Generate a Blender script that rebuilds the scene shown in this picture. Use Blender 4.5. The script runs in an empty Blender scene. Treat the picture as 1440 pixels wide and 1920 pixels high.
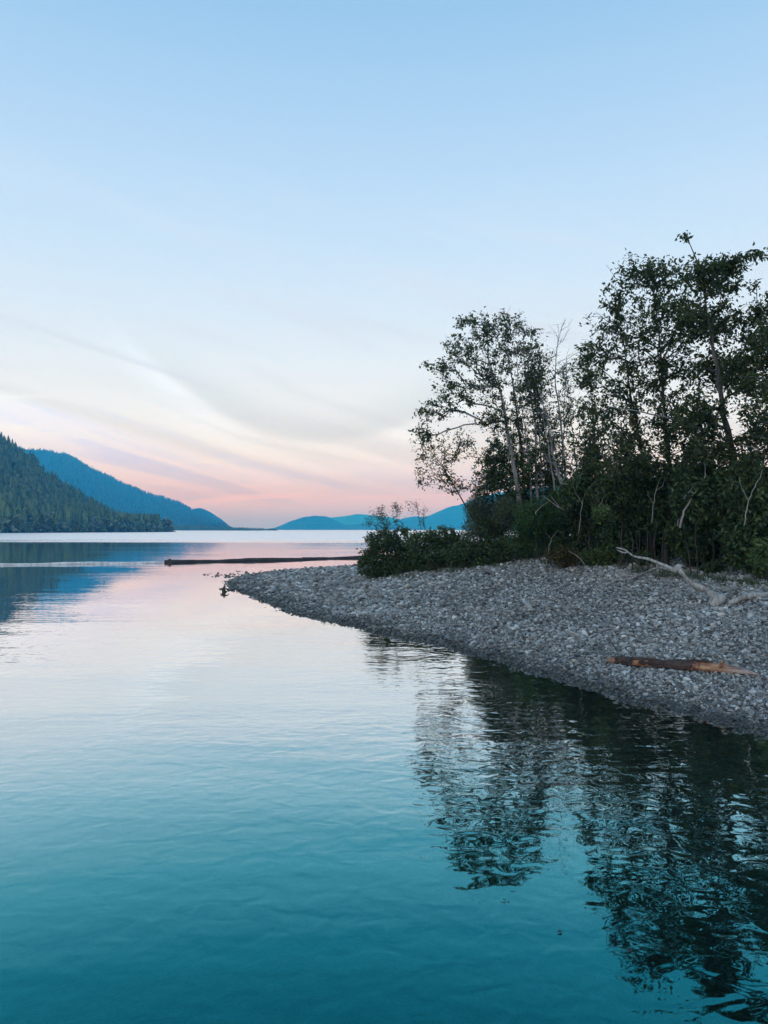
import bpy, math
import numpy as np
from mathutils import Vector

rng = np.random.default_rng(7)
R = math.radians
SC = bpy.context.scene
COL = SC.collection

# ------------------------------------------------------------------ camera
CAM_H, FPX, HOR = 2.2, 1386.7, 993.0          # metres above the lake, focal length and horizon row of the 1440x1920 photograph
PITCH = math.atan((HOR - 960) / FPX)
cam_data = bpy.data.cameras.new('camera')
cam = bpy.data.objects.new('camera', cam_data)
COL.objects.link(cam)
cam.location = (0, 0, CAM_H)
cam.rotation_euler = (R(90) + PITCH, 0, 0)
cam_data.sensor_fit = 'VERTICAL'
cam_data.sensor_height = 36.0
cam_data.lens = 26.0
cam_data.clip_start = 0.1
cam_data.clip_end = 40000
SC.camera = cam

# ------------------------------------------------------------------ colour helpers, sky, fill lamp, exposure
def lin(r, g, b):
    f = lambda c: (c / 12.92 if c <= 0.04045 else ((c + 0.055) / 1.055) ** 2.4)
    return (f(r / 255), f(g / 255), f(b / 255), 1.0)

class NT:
    """Small helper that adds nodes to a tree and wires them."""
    def __init__(self, tree):
        self.t = tree
        tree.nodes.clear()
    def n(self, typ, props=None, **inputs):
        nd = self.t.nodes.new(typ)
        for k, v in (props or {}).items():
            setattr(nd, k, v)
        for k, v in inputs.items():
            key = int(k[1:]) if k[0] == '_' and k[1:].isdigit() else k.replace('_', ' ')
            self.put(nd.inputs[key], v)
        return nd
    def put(self, sock, v):
        if hasattr(v, 'links') or isinstance(v, bpy.types.NodeSocket):
            self.t.links.new(v, sock)
        elif isinstance(v, bpy.types.Node):
            self.t.links.new(v.outputs[0], sock)
        else:
            sock.default_value = v
    def m(self, op, a, b=None, c=None, clamp=False):
        nd = self.t.nodes.new('ShaderNodeMath')
        nd.operation = op
        nd.use_clamp = clamp
        for i, v in enumerate((a, b, c)):
            if v is not None:
                self.put(nd.inputs[i], v)
        return nd.outputs[0]
    def ss(self, v, lo, hi):
        nd = self.t.nodes.new('ShaderNodeMapRange')
        nd.interpolation_type = 'SMOOTHSTEP'
        self.put(nd.inputs[0], v)
        nd.inputs[1].default_value = lo
        nd.inputs[2].default_value = hi
        return nd.outputs[0]
    def mix(self, fac, a, b, mode='MIX'):
        nd = self.t.nodes.new('ShaderNodeMix')
        nd.data_type = 'RGBA'
        nd.blend_type = mode
        self.put(nd.inputs[0], fac)
        self.put(nd.inputs[6], a)
        self.put(nd.inputs[7], b)
        return nd.outputs[2]
    def ramp(self, fac, stops, interp='LINEAR'):
        nd = self.t.nodes.new('ShaderNodeValToRGB')
        self.put(nd.inputs[0], fac)
        e = nd.color_ramp.elements
        nd.color_ramp.interpolation = interp
        while len(e) < len(stops):
            e.new(0.5)
        for el, (p, c) in zip(e, stops):
            el.position = p
            el.color = c if len(c) == 4 else (*c, 1)
        return nd.outputs[0]
    def noise(self, vec, scale=1.0, detail=2.0, rough=0.5, dist=0.0):
        nd = self.t.nodes.new('ShaderNodeTexNoise')
        self.put(nd.inputs['Vector'], vec)
        nd.inputs['Scale'].default_value = scale
        nd.inputs['Detail'].default_value = detail
        nd.inputs['Roughness'].default_value = rough
        nd.inputs['Distortion'].default_value = dist
        return nd.outputs[0]
    def scalevec(self, vec, s, loc=(0, 0, 0), rot=(0, 0, 0)):
        nd = self.t.nodes.new('ShaderNodeMapping')
        self.put(nd.inputs[0], vec)
        nd.inputs['Location'].default_value = loc
        nd.inputs['Rotation'].default_value = rot
        nd.inputs['Scale'].default_value = s
        return nd.outputs[0]

FILL_EL, FILL_AZ = R(32), R(200)                 # added soft fill lamp behind the camera, not the setting sun
w = bpy.data.worlds.new('World')
SC.world = w
w.use_nodes = True
W = NT(w.node_tree)
tc = W.n('ShaderNodeTexCoord').outputs['Generated']
sx = W.n('ShaderNodeSeparateXYZ', _0=tc)
X, Y, Z = sx.outputs
el = W.m('MULTIPLY', W.m('ARCSINE', W.m('MINIMUM', W.m('MAXIMUM', Z, -1.0), 1.0)), 57.29578)
az = W.m('MULTIPLY', W.m('ARCTAN2', X, Y), 57.29578)
warp = W.noise(W.n('ShaderNodeCombineXYZ', _0=W.m('MULTIPLY', az, 0.06), _1=W.m('MULTIPLY', el, 0.16)), 1.0, 3.0)
warp = W.m('SUBTRACT', warp, 0.5)
lowk = W.m('SUBTRACT', 1.0, W.ss(el, 6.0, 22.0))
el2 = W.m('ADD', el, W.m('MULTIPLY', lowk, W.m('MULTIPLY', warp, 1.6)))
HAZE_D, HAZE_C, HAZE_TOP = 3.3e-4, (0.035, 0.47, 1.0), 580.0
def RWC(e, r, g, b):
    # clear-sky colour above the haze that shows as (r, g, b) once seen through the haze at elevation e
    path = HAZE_TOP / math.sin(R(max(e, 3.6)))
    o_ = []
    for t_, c_, s_ in zip(lin(r, g, b)[:3], HAZE_C, (0.3, 0.42, 0.60)):
        T = math.exp(-HAZE_D * c_ * path)
        o_.append(min(max((t_ - s_ * (1 - T)) / T, 0.05), 2.6))
    return (*o_, 1.0)
def RW(e, r, g, b): return tuple(c_ / 2.6 for c_ in RWC(e, r, g, b)[:3]) + (1.0,)
def E(d): return (d + 2.0) / 92.0
# clear evening air, from the horizon to the zenith
sky = W.ramp(W.m('DIVIDE', W.m('ADD', el2, 2.0), 92.0), [
    (E(-2.0), RW(1.2, 164, 184, 212)), (E(0.3), RW(1.2, 168, 184, 214)), (E(1.2), RW(1.3, 184, 188, 216)),
    (E(2.4), RW(2.4, 208, 204, 222)), (E(4.0), RW(4.0, 234, 215, 222)), (E(5.8), RW(5.8, 242, 230, 228)),
    (E(7.6), RW(7.6, 240, 237, 238)), (E(10.5), RW(10.5, 232, 236, 242)), (E(14.5), RW(14.5, 219, 232, 245)),
    (E(20.5), RW(20.5, 199, 224, 246)), (E(27.0), RW(27, 180, 213, 243)), (E(35.5), RW(35.5, 152, 197, 234)),
    (E(60.0), RW(60, 115, 170, 220)), (E(90.0), RW(90, 96, 152, 208))])
sky = W.mix(1.0, sky, (2.6, 2.6, 2.6, 1), 'MULTIPLY')
# sunset blush below a slanting edge that sinks towards the middle of the lake
lineh = W.m('ADD', 3.7, W.m('MULTIPLY', W.m('MAXIMUM', W.m('MULTIPLY', W.m('ADD', az, 5.0), -1.0), 0.0), 0.26))
lineh = W.m('MINIMUM', lineh, 10.0)
s3 = W.m('ADD', W.m('SUBTRACT', el, lineh), W.m('MULTIPLY', warp, 1.5))
blush = W.m('MULTIPLY', W.m('SUBTRACT', 1.0, W.ss(s3, -1.8, 0.9)), W.ss(el, 0.6, 2.4))
sky = W.mix(W.m('MULTIPLY', blush, 0.6), sky, RWC(4.5, 238, 217, 224))
# thin high cloud: one long sagging swoop, a thin grey edge along the blush, and faint slanting streaks
fade = W.m('MULTIPLY', W.m('SUBTRACT', 1.0, W.ss(W.m('ABSOLUTE', W.m('ADD', az, 6.0)), 8.0, 18.0)), W.m('SUBTRACT', 1.0, W.ss(el, 10.0, 17.0)))
a5 = W.m('ADD', az, 5.0)
s1 = W.m('SUBTRACT', el, W.m('ADD', 6.7, W.m('MULTIPLY', 0.038, W.m('MULTIPLY', a5, a5))))
s1 = W.m('ADD', s1, W.m('MULTIPLY', warp, 1.2))
b1 = W.m('MULTIPLY', W.ss(s1, -0.5, 0.5), W.m('SUBTRACT', 1.0, W.ss(s1, 0.4, 4.0)))
b1 = W.m('MULTIPLY', b1, fade)
sky = W.mix(W.m('MULTIPLY', b1, 0.7), sky, RWC(8.0, 214, 217, 224))
bright = W.m('MULTIPLY', W.m('MULTIPLY', W.ss(s1, -4.5, -0.9), W.m('SUBTRACT', 1.0, W.ss(s1, -0.9, 0.1))), fade)
sky = W.mix(W.m('MULTIPLY', bright, 0.34), sky, RWC(6.5, 252, 246, 246))
b3 = W.m('MULTIPLY', W.ss(s3, -0.7, 0.0), W.m('SUBTRACT', 1.0, W.ss(s3, 0.1, 0.9)))
sky = W.mix(W.m('MULTIPLY', W.m('MULTIPLY', b3, W.m('SUBTRACT', 1.0, W.ss(az, -10.0, 6.0))), 0.45), sky, RWC(6.0, 216, 208, 214))
s2 = W.m('ADD', el, W.m('MULTIPLY', az, 0.27))
st = W.n('ShaderNodeCombineXYZ', _0=W.m('MULTIPLY', az, 0.05), _1=W.m('MULTIPLY', s2, 0.50), _2=1.7)
streak = W.noise(st, 1.0, 4.0, 0.55, 0.5)
st2 = W.n('ShaderNodeCombineXYZ', _0=W.m('MULTIPLY', az, 0.045), _1=W.m('MULTIPLY', W.m('SUBTRACT', el, W.m('MULTIPLY', az, 0.06)), 0.85), _2=7.3)
streak2 = W.noise(st2, 1.0, 4.0, 0.6, 0.6)
low = W.m('MULTIPLY', W.ss(el, 0.8, 2.4), W.m('SUBTRACT', 1.0, W.ss(s3, -0.6, 1.2)))
sky = W.mix(W.m('MULTIPLY', W.m('MULTIPLY', W.ss(streak, 0.47, 0.66), low), 0.8), sky, RWC(4.0, 202, 196, 220))
sky = W.mix(W.m('MULTIPLY', W.m('MULTIPLY', W.ss(streak2, 0.50, 0.68), low), 0.55), sky, RWC(4.5, 250, 227, 220))
hi = W.m('MULTIPLY', W.ss(s3, 0.0, 2.5), W.m('SUBTRACT', 1.0, W.ss(el, 16.0, 28.0)))
sky = W.mix(W.m('MULTIPLY', W.m('MULTIPLY', W.ss(streak, 0.46, 0.72), hi), 0.6), sky, RWC(12.0, 212, 219, 232))
nis = W.n('ShaderNodeTexSky', {'sky_type': 'NISHITA', 'sun_disc': False, 'sun_elevation': R(8), 'sun_rotation': FILL_AZ,
                               'air_density': 1.0, 'dust_density': 0.6, 'ozone_density': 2.0})
nisd = W.mix(1.0, nis.outputs[0], (0.1, 0.1, 0.1, 1), 'MULTIPLY')
sky = W.mix(0.03, sky, nisd)
bg = W.n('ShaderNodeBackground', Color=sky, Strength=1.06)
W.n('ShaderNodeOutputWorld', Surface=bg)

fill_lamp_d = bpy.data.lights.new('fill_lamp', 'SUN')
fill_lamp_d.energy = 0.5
fill_lamp_d.angle = R(40)
fill_lamp_d.color = (1.0, 0.95, 0.9)
fill_lamp = bpy.data.objects.new('fill_lamp', fill_lamp_d)
COL.objects.link(fill_lamp)
sd = Vector((math.sin(FILL_AZ) * math.cos(FILL_EL), math.cos(FILL_AZ) * math.cos(FILL_EL), math.sin(FILL_EL)))
fill_lamp.rotation_euler = sd.to_track_quat('Z', 'Y').to_euler()

SC.view_settings.view_transform = 'Standard'
SC.view_settings.look = 'None'
SC.view_settings.exposure = 0.0
SC.view_settings.gamma = 1.0
SC.view_settings.use_curve_mapping = False
SC.render.engine = 'CYCLES'
cy = SC.cycles
cy.use_denoising = True
cy.denoiser = 'OPENIMAGEDENOISE'
cy.max_bounces = 6
cy.diffuse_bounces = 2
cy.glossy_bounces = 3
cy.transmission_bounces = 3
cy.transparent_max_bounces = 6
cy.volume_bounces = 1
cy.use_adaptive_sampling = False

# ------------------------------------------------------------------ mesh helpers
def mesh_np(name, verts, faces, mats=(), smooth=False):
    """faces: list of int arrays, each (n, k)."""
    me = bpy.data.meshes.new(name)
    verts = np.asarray(verts, dtype=np.float32)
    me.vertices.add(len(verts))
    me.vertices.foreach_set('co', verts.ravel())
    faces = [np.asarray(f, dtype=np.int32) for f in faces if len(f)]
    nl = sum(f.size for f in faces)
    nf = sum(len(f) for f in faces)
    me.loops.add(nl)
    me.polygons.add(nf)
    me.loops.foreach_set('vertex_index', np.concatenate([f.ravel() for f in faces]))
    starts, o = [], 0
    for f in faces:
        starts.append(o + np.arange(len(f)) * f.shape[1])
        o += f.size
    me.polygons.foreach_set('loop_start', np.concatenate(starts).astype(np.int32))
    me.polygons.foreach_set('use_smooth', np.full(nf, bool(smooth)))
    for m_ in mats:
        me.materials.append(m_)
    me.update(calc_edges=True)
    me.validate()
    return me

def obj(name, me, parent=None, loc=None, label=None, cat=None, group=None, kind=None):
    o = bpy.data.objects.new(name, me)
    COL.objects.link(o)
    if parent: o.parent = parent
    if loc is not None: o.location = loc
    if label: o['label'] = label
    if cat: o['category'] = cat
    if group: o['group'] = group
    if kind: o['kind'] = kind
    return o

class Acc:
    def __init__(self):
        self.v, self.t, self.q, self.n = [], [], [], 0
    def add(self, v, tris=None, quads=None):
        v = np.asarray(v, float)
        if tris is not None and len(tris): self.t.append(np.asarray(tris) + self.n)
        if quads is not None and len(quads): self.q.append(np.asarray(quads) + self.n)
        self.v.append(v)
        self.n += len(v)
    def mesh(self, name, mats, smooth=False, off=(0, 0, 0)):
        v = np.concatenate(self.v) - np.asarray(off, float)
        fs = []
        if self.q: fs.append(np.concatenate(self.q))
        if self.t: fs.append(np.concatenate(self.t))
        return mesh_np(name, v, fs, mats, smooth)

def tube(acc, pts, rad, sides=5, wob=0.0, caps=True):
    pts = np.asarray(pts, float)
    rad = np.asarray(rad, float)
    n = len(pts)
    if n < 2: return
    tan = np.gradient(pts, axis=0)
    tan /= np.linalg.norm(tan, axis=1, keepdims=True) + 1e-9
    ref = np.array([0, 0, 1.0]) if abs(tan[0, 2]) < 0.9 else np.array([1.0, 0, 0])
    u = np.cross(tan, ref)
    u /= np.linalg.norm(u, axis=1, keepdims=True) + 1e-9
    v = np.cross(tan, u)
    a = np.arange(sides) / sides * 2 * math.pi
    rr = rad[:, None] * (1 + (wob * (rng.random((n, sides)) - 0.5) * 2 if wob else 0))
    ring = pts[:, None, :] + (np.cos(a)[None, :, None] * u[:, None, :] + np.sin(a)[None, :, None] * v[:, None, :]) * (rr[..., None] if np.ndim(rr) == 2 else rr[:, None, None])
    V = ring.reshape(-1, 3)
    i = np.arange(n - 1)[:, None] * sides
    j = np.arange(sides)[None, :]
    j2 = (j + 1) % sides
    q = np.stack([i + j, i + j2, i + sides + j2, i + sides + j], -1).reshape(-1, 4)
    tr = []
    if caps:
        V = np.vstack([V, pts[0], pts[-1]])
        for k in range(sides):
            tr.append((n * sides, (k + 1) % sides, k))
            tr.append((n * sides + 1, (n - 1) * sides + k, (n - 1) * sides + (k + 1) % sides))
    acc.add(V, tr if tr else None, q)

def smooth_path(p, step):
    """Catmull-Rom through the points, resampled at about `step`."""
    p = np.asarray(p, float)
    P_ = np.vstack([2 * p[0] - p[1], p, 2 * p[-1] - p[-2]])
    out = []
    for k in range(1, len(P_) - 2):
        a, b, c, d = P_[k - 1:k + 3]
        m_ = max(2, int(np.ceil(np.linalg.norm(c[:3] - b[:3]) / step)))
        t = np.arange(m_)[:, None] / m_
        out.append(0.5 * ((2 * b) + (-a + c) * t + (2 * a - 5 * b + 4 * c - d) * t ** 2 + (-a + 3 * b - 3 * c + d) * t ** 3))
    out.append(p[-1:])
    return np.vstack(out)

_tab = rng.random((256, 256))
def vnoise(x, y):
    x = np.asarray(x, float); y = np.asarray(y, float)
    xi = np.floor(x).astype(int); yi = np.floor(y).astype(int)
    fx = x - xi; fy = y - yi
    fx = fx * fx * (3 - 2 * fx); fy = fy * fy * (3 - 2 * fy)
    g = lambda i, j: _tab[i % 256, j % 256]
    return (g(xi, yi) * (1 - fx) + g(xi + 1, yi) * fx) * (1 - fy) + (g(xi, yi + 1) * (1 - fx) + g(xi + 1, yi + 1) * fx) * fy
def fbm(x, y, o=4):
    s, a, tot = 0, 1.0, 0
    for k in range(o):
        s = s + a * vnoise(x * 2 ** k + 17 * k, y * 2 ** k + 31 * k)
        tot += a
        a *= 0.5
    return s / tot

# ------------------------------------------------------------------ where things stand
CP, SP = math.cos(PITCH), math.sin(PITCH)
def ray(px, py):
    xc, yc = (px - 720) / FPX, (960 - py) / FPX
    return np.array([xc, CP - yc * SP, SP + yc * CP])
def P(px, py, d):
    r = ray(px, py)
    return np.array([0, 0, CAM_H]) + r * (d / r[1])
def G(px, py, z=0.0):
    r = ray(px, py)
    return np.array([0, 0, CAM_H]) + r * ((z - CAM_H) / r[2])

shore_px = [(428, 1093), (445, 1105), (480, 1119), (520, 1137), (600, 1161), (690, 1181), (800, 1204), (900, 1231), (960, 1247),
            (1030, 1268), (1100, 1288), (1180, 1315), (1250, 1334), (1340, 1359), (1440, 1382)]
poly = [G(*p)[:2] for p in shore_px]
poly += [(5.8, 6.4), (9, 4.8), (14, 3), (30, 0), (90, -8), (160, -8), (160, 60), (90, 45), (40, 43), (18, 45), (5, 47.5)]
poly += [G(*p)[:2] for p in [(680, 1062.5), (640, 1064.5), (560, 1069), (500, 1073), (455, 1080)]]
poly = np.array(poly)

def shore_dist(x, y):
    """Signed distance to the waterline, positive on land."""
    x = np.asarray(x, float); y = np.asarray(y, float)
    best = np.full(x.shape, 1e9)
    inside = np.zeros(x.shape, bool)
    n = len(poly)
    for i in range(n):
        ax, ay = poly[i]; bx, by = poly[(i + 1) % n]
        dx, dy = bx - ax, by - ay
        t = np.clip(((x - ax) * dx + (y - ay) * dy) / (dx * dx + dy * dy), 0, 1)
        best = np.minimum(best, (x - ax - t * dx) ** 2 + (y - ay - t * dy) ** 2)
        c = ((ay > y) != (by > y)) & (x < (bx - ax) * (y - ay) / (by - ay + 1e-12) + ax)
        inside ^= c
    d = np.sqrt(best)
    return np.where(inside, d, -d)

def sstep(x, a, b):
    t = np.clip((np.asarray(x, float) - a) / (b - a), 0, 1)
    return t * t * (3 - 2 * t)

def terrain(x, y):
    x = np.asarray(x, float); y = np.asarray(y, float)
    d = shore_dist(x, y) + (fbm(x * 1.1, y * 1.1, 3) - 0.5) * 0.5
    k = 0.34 + 0.66 * sstep(x, -3.0, 4.5)
    up = np.where(d < 5, 0.175 * d, 0.875 + 0.13 * (np.minimum(d, 12) - 5)) * k
    dn = np.maximum(0.16 * d, -2.4)
    z = np.where(d > 0, up, dn)
    return z + (fbm(x * 0.5 + 9, y * 0.5, 3) - 0.5) * 0.10 * sstep(d, 0.2, 2.5)

def hit(px, py):
    r = ray(px, py)
    t = np.arange(3, 60, 0.02) / r[1]
    p = np.array([0, 0, CAM_H])[None] + r[None] * t[:, None]
    below = p[:, 2] <= terrain(p[:, 0], p[:, 1])
    i = np.argmax(below) if below.any() else len(p) - 1
    return p[i]
def on_ground(x, y, dz=0.0):
    return np.array([x, y, float(terrain(np.array([x]), np.array([y]))[0]) + dz])

# ------------------------------------------------------------------ materials
def mat(name):
    m_ = bpy.data.materials.new(name)
    m_.use_nodes = True
    return m_, NT(m_.node_tree)

def out(N, bsdf, disp=None):
    o = N.n('ShaderNodeOutputMaterial', Surface=bsdf.outputs[0] if isinstance(bsdf, bpy.types.Node) else bsdf)

def pos(N): return N.n('ShaderNodeNewGeometry').outputs['Position']

def make_water():
    m_, N = mat('lake_water')
    geo = N.n('ShaderNodeNewGeometry')
    p = geo.outputs['Position']
    sep = N.n('ShaderNodeSeparateXYZ', _0=p)
    patch = N.noise(N.scalevec(p, (0.05, 0.11, 0)), 1.0, 3.0, 0.55)
    amp = N.m('MULTIPLY', N.m('MULTIPLY_ADD', N.ss(patch, 0.36, 0.66), 1.1, 0.35), N.m('MULTIPLY_ADD', N.ss(sep.outputs[1], 13.0, 26.0), -0.6, 1.0))
    n1 = N.noise(N.scalevec(p, (0.95, 3.2, 0), rot=(0, 0, R(8))), 1.0, 1.0, 0.5, 0.4)
    n2 = N.noise(N.scalevec(p, (5.0, 6.0, 0)), 1.0, 1.2, 0.5, 0.5)
    n3 = N.noise(N.scalevec(p, (0.22, 0.75, 0), rot=(0, 0, R(-14))), 1.0, 2.0, 0.5, 0.3)
    h = N.m('ADD', N.m('MULTIPLY', n1, 0.0046), N.m('ADD', N.m('MULTIPLY', n2, 0.0050), N.m('MULTIPLY', n3, 0.019)))
    h = N.m('MULTIPLY', h, amp)
    bump = N.n('ShaderNodeBump', Strength=1.0, Distance=1.0, Height=h)
    # wind line far out: the open lake beyond it is ruffled
    wl = N.noise(N.scalevec(p, (0.010, 0.05, 0)), 1.0, 4.0, 0.6)
    far = N.ss(N.m('ADD', sep.outputs[1], N.m('MULTIPLY', wl, 120.0)), 160.0, 232.0)
    rough = N.m('MULTIPLY_ADD', far, 0.30, 0.012)
    lw = N.n('ShaderNodeLayerWeight', Blend=0.5, Normal=bump.outputs[0]).outputs['Facing']
    c = N.m('SUBTRACT', 1.0, lw)                 # cosine of the view angle
    tint = N.ramp(c, [(0.0, (0.97, 0.97, 0.97)), (0.10, (0.90, 0.91, 0.92)), (0.17, (0.82, 0.83, 0.845)), (0.25, (0.64, 0.70, 0.72)),
                      (0.32, (0.33, 0.53, 0.555)), (0.40, (0.09, 0.345, 0.365)), (0.48, (0.016, 0.205, 0.225)), (0.56, (0.003, 0.130, 0.142)), (0.8, (0.003, 0.11, 0.115))])
    gl = N.n('ShaderNodeBsdfGlossy', Color=tint, Roughness=rough, Normal=bump.outputs[0])
    tr = N.n('ShaderNodeBsdfTransparent', Color=N.ramp(c, [(0.0, (0, 0, 0)), (0.12, (0.05, 0.05, 0.05)), (0.22, (0.24, 0.26, 0.24)), (0.35, (0.28, 0.33, 0.31)), (0.6, (0.30, 0.38, 0.36)), (1, (0.35, 0.42, 0.42))]))
    a = N.n('ShaderNodeAddShader', _0=gl, _1=tr)
    out(N, a)
    return m_

def make_ground():
    m_, N = mat('cobble_ground')
    p = pos(N)
    z = N.n('ShaderNodeSeparateXYZ', _0=p).outputs[2]
    wob_ = N.n('ShaderNodeTexNoise', Vector=p, Scale=14.0)
    p2 = N.n('ShaderNodeVectorMath', {'operation': 'MULTIPLY_ADD'}, _0=wob_.outputs['Color'], _1=(0.09, 0.09, 0.09), _2=p)
    v = N.n('ShaderNodeTexVoronoi', Vector=p2, Scale=13.0)
    v2 = N.n('ShaderNodeTexVoronoi', {'feature': 'DISTANCE_TO_EDGE'}, Vector=p2, Scale=13.0)
    base = N.ramp(v.outputs['Color'], [(0, (0.05, 0.052, 0.052)), (0.5, (0.14, 0.145, 0.148)), (1, (0.26, 0.265, 0.27))])
    base = N.mix(N.ss(v2.outputs[0], 0.0, 0.12), (0.03, 0.03, 0.028, 1), base)
    n = N.noise(p, 1.2, 3.0)
    silt = N.ramp(n, [(0.3, (0.030, 0.026, 0.018)), (0.7, (0.06, 0.05, 0.035))])
    deep = N.ss(z, -0.02, -0.25)
    base = N.mix(N.m('MULTIPLY', N.ss(N.m('MULTIPLY', z, -1.0), 0.05, 1.2), 0.85), base, silt)
    wet = N.ss(N.m('ADD', z, N.m('MULTIPLY', n, 0.04)), 0.02, 0.09)
    base = N.mix(wet, N.mix(1.0, base, (0.4, 0.4, 0.4, 1), 'MULTIPLY'), base)
    bmp = N.n('ShaderNodeBump', Strength=1.0, Distance=0.03, Height=v2.outputs[0])
    out(N, N.n('ShaderNodeBsdfPrincipled', Base_Color=base, Roughness=0.8, Normal=bmp.outputs[0]))
    return m_

def make_stone():
    m_, N = mat('grey_cobble')
    geo = N.n('ShaderNodeNewGeometry')
    p = geo.outputs['Position']
    z = N.n('ShaderNodeSeparateXYZ', _0=p).outputs[2]
    oi = N.n('ShaderNodeObjectInfo').outputs['Random']
    r = N.m('FRACT', N.m('ADD', geo.outputs['Random Per Island'], oi))
    r2 = N.m('FRACT', N.m('MULTIPLY', r, 37.7))
    base = N.ramp(r, [(0.0, (0.07, 0.07, 0.067)), (0.25, (0.19, 0.192, 0.186)), (0.6, (0.32, 0.323, 0.313)), (0.88, (0.46, 0.46, 0.445)), (1.0, (0.70, 0.70, 0.68))])
    hue = N.ramp(r2, [(0.0, (0.97, 1.0, 0.99)), (0.55, (1.0, 1.0, 0.97)), (0.8, (1.0, 0.97, 0.92)), (1.0, (1.04, 0.94, 0.84))])
    base = N.mix(1.0, base, hue, 'MULTIPLY')
    g = N.noise(p, 26.0, 4.0, 0.65)
    base = N.mix(1.0, base, N.ramp(g, [(0.25, (0.68, 0.68, 0.68)), (0.75, (1.18, 1.18, 1.18))]), 'MULTIPLY')
    big = N.noise(p, 0.5, 2.0)
    base = N.mix(1.0, base, N.ramp(big, [(0.3, (0.82, 0.82, 0.81)), (0.7, (1.12, 1.13, 1.14))]), 'MULTIPLY')
    wn = N.noise(p, 1.5, 2.0)
    wet = N.ss(N.m('ADD', z, N.m('MULTIPLY', wn, 0.10)), 0.08, 0.19)
    base = N.mix(wet, N.mix(1.0, base, (0.26, 0.27, 0.25, 1), 'MULTIPLY'), base)
    bmp = N.n('ShaderNodeBump', Strength=0.5, Distance=0.01, Height=g)
    out(N, N.n('ShaderNodeBsdfPrincipled', Base_Color=base, Roughness=N.m('MULTIPLY_ADD', wet, 0.35, 0.42), Normal=bmp.outputs[0]))
    return m_

def make_leaf(name, dark, mid, light, trans=0.35):
    m_, N = mat(name)
    geo = N.n('ShaderNodeNewGeometry')
    r = geo.outputs['Random Per Island']
    n = N.noise(geo.outputs['Position'], 1.1, 2.0)
    k = N.m('MULTIPLY_ADD', N.m('SUBTRACT', n, 0.5), 0.9, r)
    c = N.ramp(k, [(0.05, dark), (0.5, mid), (0.93, light)])
    d = N.n('ShaderNodeBsdfPrincipled', Base_Color=c, Roughness=0.55, Specular_IOR_Level=0.35)
    t = N.n('ShaderNodeBsdfTranslucent', Color=N.mix(1.0, c, (1.0, 1.15, 0.5, 1), 'MULTIPLY'))
    out(N, N.n('ShaderNodeMixShader', _0=trans, _1=d, _2=t))
    return m_

def make_bark(name, dark, light, scale=14.0, stretch=4.0):
    m_, N = mat(name)
    tcx = N.n('ShaderNodeTexCoord').outputs['Object']
    n = N.noise(N.scalevec(tcx, (1, 1, 1 / stretch)), scale, 4.0, 0.65)
    n2 = N.noise(tcx, 2.2, 3.0)
    c = N.ramp(N.m('ADD', N.m('MULTIPLY', n, 0.65), N.m('MULTIPLY', n2, 0.35)), [(0.36, dark), (0.62, light)])
    bmp = N.n('ShaderNodeBump', Strength=0.7, Distance=0.02, Height=n)
    out(N, N.n('ShaderNodeBsdfPrincipled', Base_Color=c, Roughness=0.85, Normal=bmp.outputs[0]))
    return m_

def make_hill(name, a, b, c, scale):
    m_, N = mat(name)
    p = pos(N)
    n = N.noise(N.scalevec(p, (1, 1, 1.6)), scale, 6.0, 0.62)
    n2 = N.noise(p, scale * 9, 3.0, 0.6)
    col = N.ramp(N.m('ADD', N.m('MULTIPLY', n, 0.6), N.m('MULTIPLY', n2, 0.4)), [(0.36, a), (0.5, b), (0.66, c)])
    bmp = N.n('ShaderNodeBump', Strength=1.0, Distance=0.25 / scale, Height=N.m('ADD', n, N.m('MULTIPLY', n2, 0.3)))
    out(N, N.n('ShaderNodeBsdfPrincipled', Base_Color=col, Roughness=0.95, Specular_IOR_Level=0.1, Normal=bmp.outputs[0]))
    return m_

M_water = make_water()
M_ground = make_ground()
M_stone = make_stone()
M_leaf = make_leaf('alder_leaf', (0.026, 0.044, 0.020), (0.050, 0.078, 0.030), (0.11, 0.13, 0.042), 0.32)
M_leaf_y = make_leaf('turning_leaf', (0.05, 0.05, 0.018), (0.10, 0.085, 0.03), (0.17, 0.12, 0.045), 0.4)
M_leaf_d = make_leaf('dark_shrub_leaf', (0.022, 0.046, 0.020), (0.050, 0.090, 0.036), (0.105, 0.155, 0.058), 0.25)
M_leaf_g = make_leaf('grey_willow_leaf', (0.055, 0.080, 0.048), (0.10, 0.13, 0.08), (0.16, 0.20, 0.12), 0.3)
M_leaf_l = make_leaf('fresh_leaf', (0.05, 0.085, 0.025), (0.09, 0.14, 0.045), (0.15, 0.20, 0.07), 0.35)
M_leaf_f = make_leaf('feathery_leaf', (0.026, 0.066, 0.020), (0.052, 0.115, 0.036), (0.10, 0.18, 0.055), 0.3)
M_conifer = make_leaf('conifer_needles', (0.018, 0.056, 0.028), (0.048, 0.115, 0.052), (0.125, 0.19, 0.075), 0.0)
M_conifer_b = make_leaf('mountain_needles_haze_blue', (0.002, 0.028, 0.042), (0.005, 0.068, 0.105), (0.026, 0.17, 0.23), 0.0)  # needles tinted with the blue of distance haze, like the slope below
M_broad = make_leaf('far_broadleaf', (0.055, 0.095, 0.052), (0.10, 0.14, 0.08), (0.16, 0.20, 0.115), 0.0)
M_bark = make_bark('alder_bark', (0.075, 0.072, 0.066), (0.34, 0.33, 0.31))
M_bark_d = make_bark('dark_bark', (0.018, 0.015, 0.012), (0.06, 0.052, 0.042))
M_twig = make_bark('pale_dead_wood', (0.16, 0.145, 0.125), (0.38, 0.35, 0.31), 10.0, 3.0)
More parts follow.
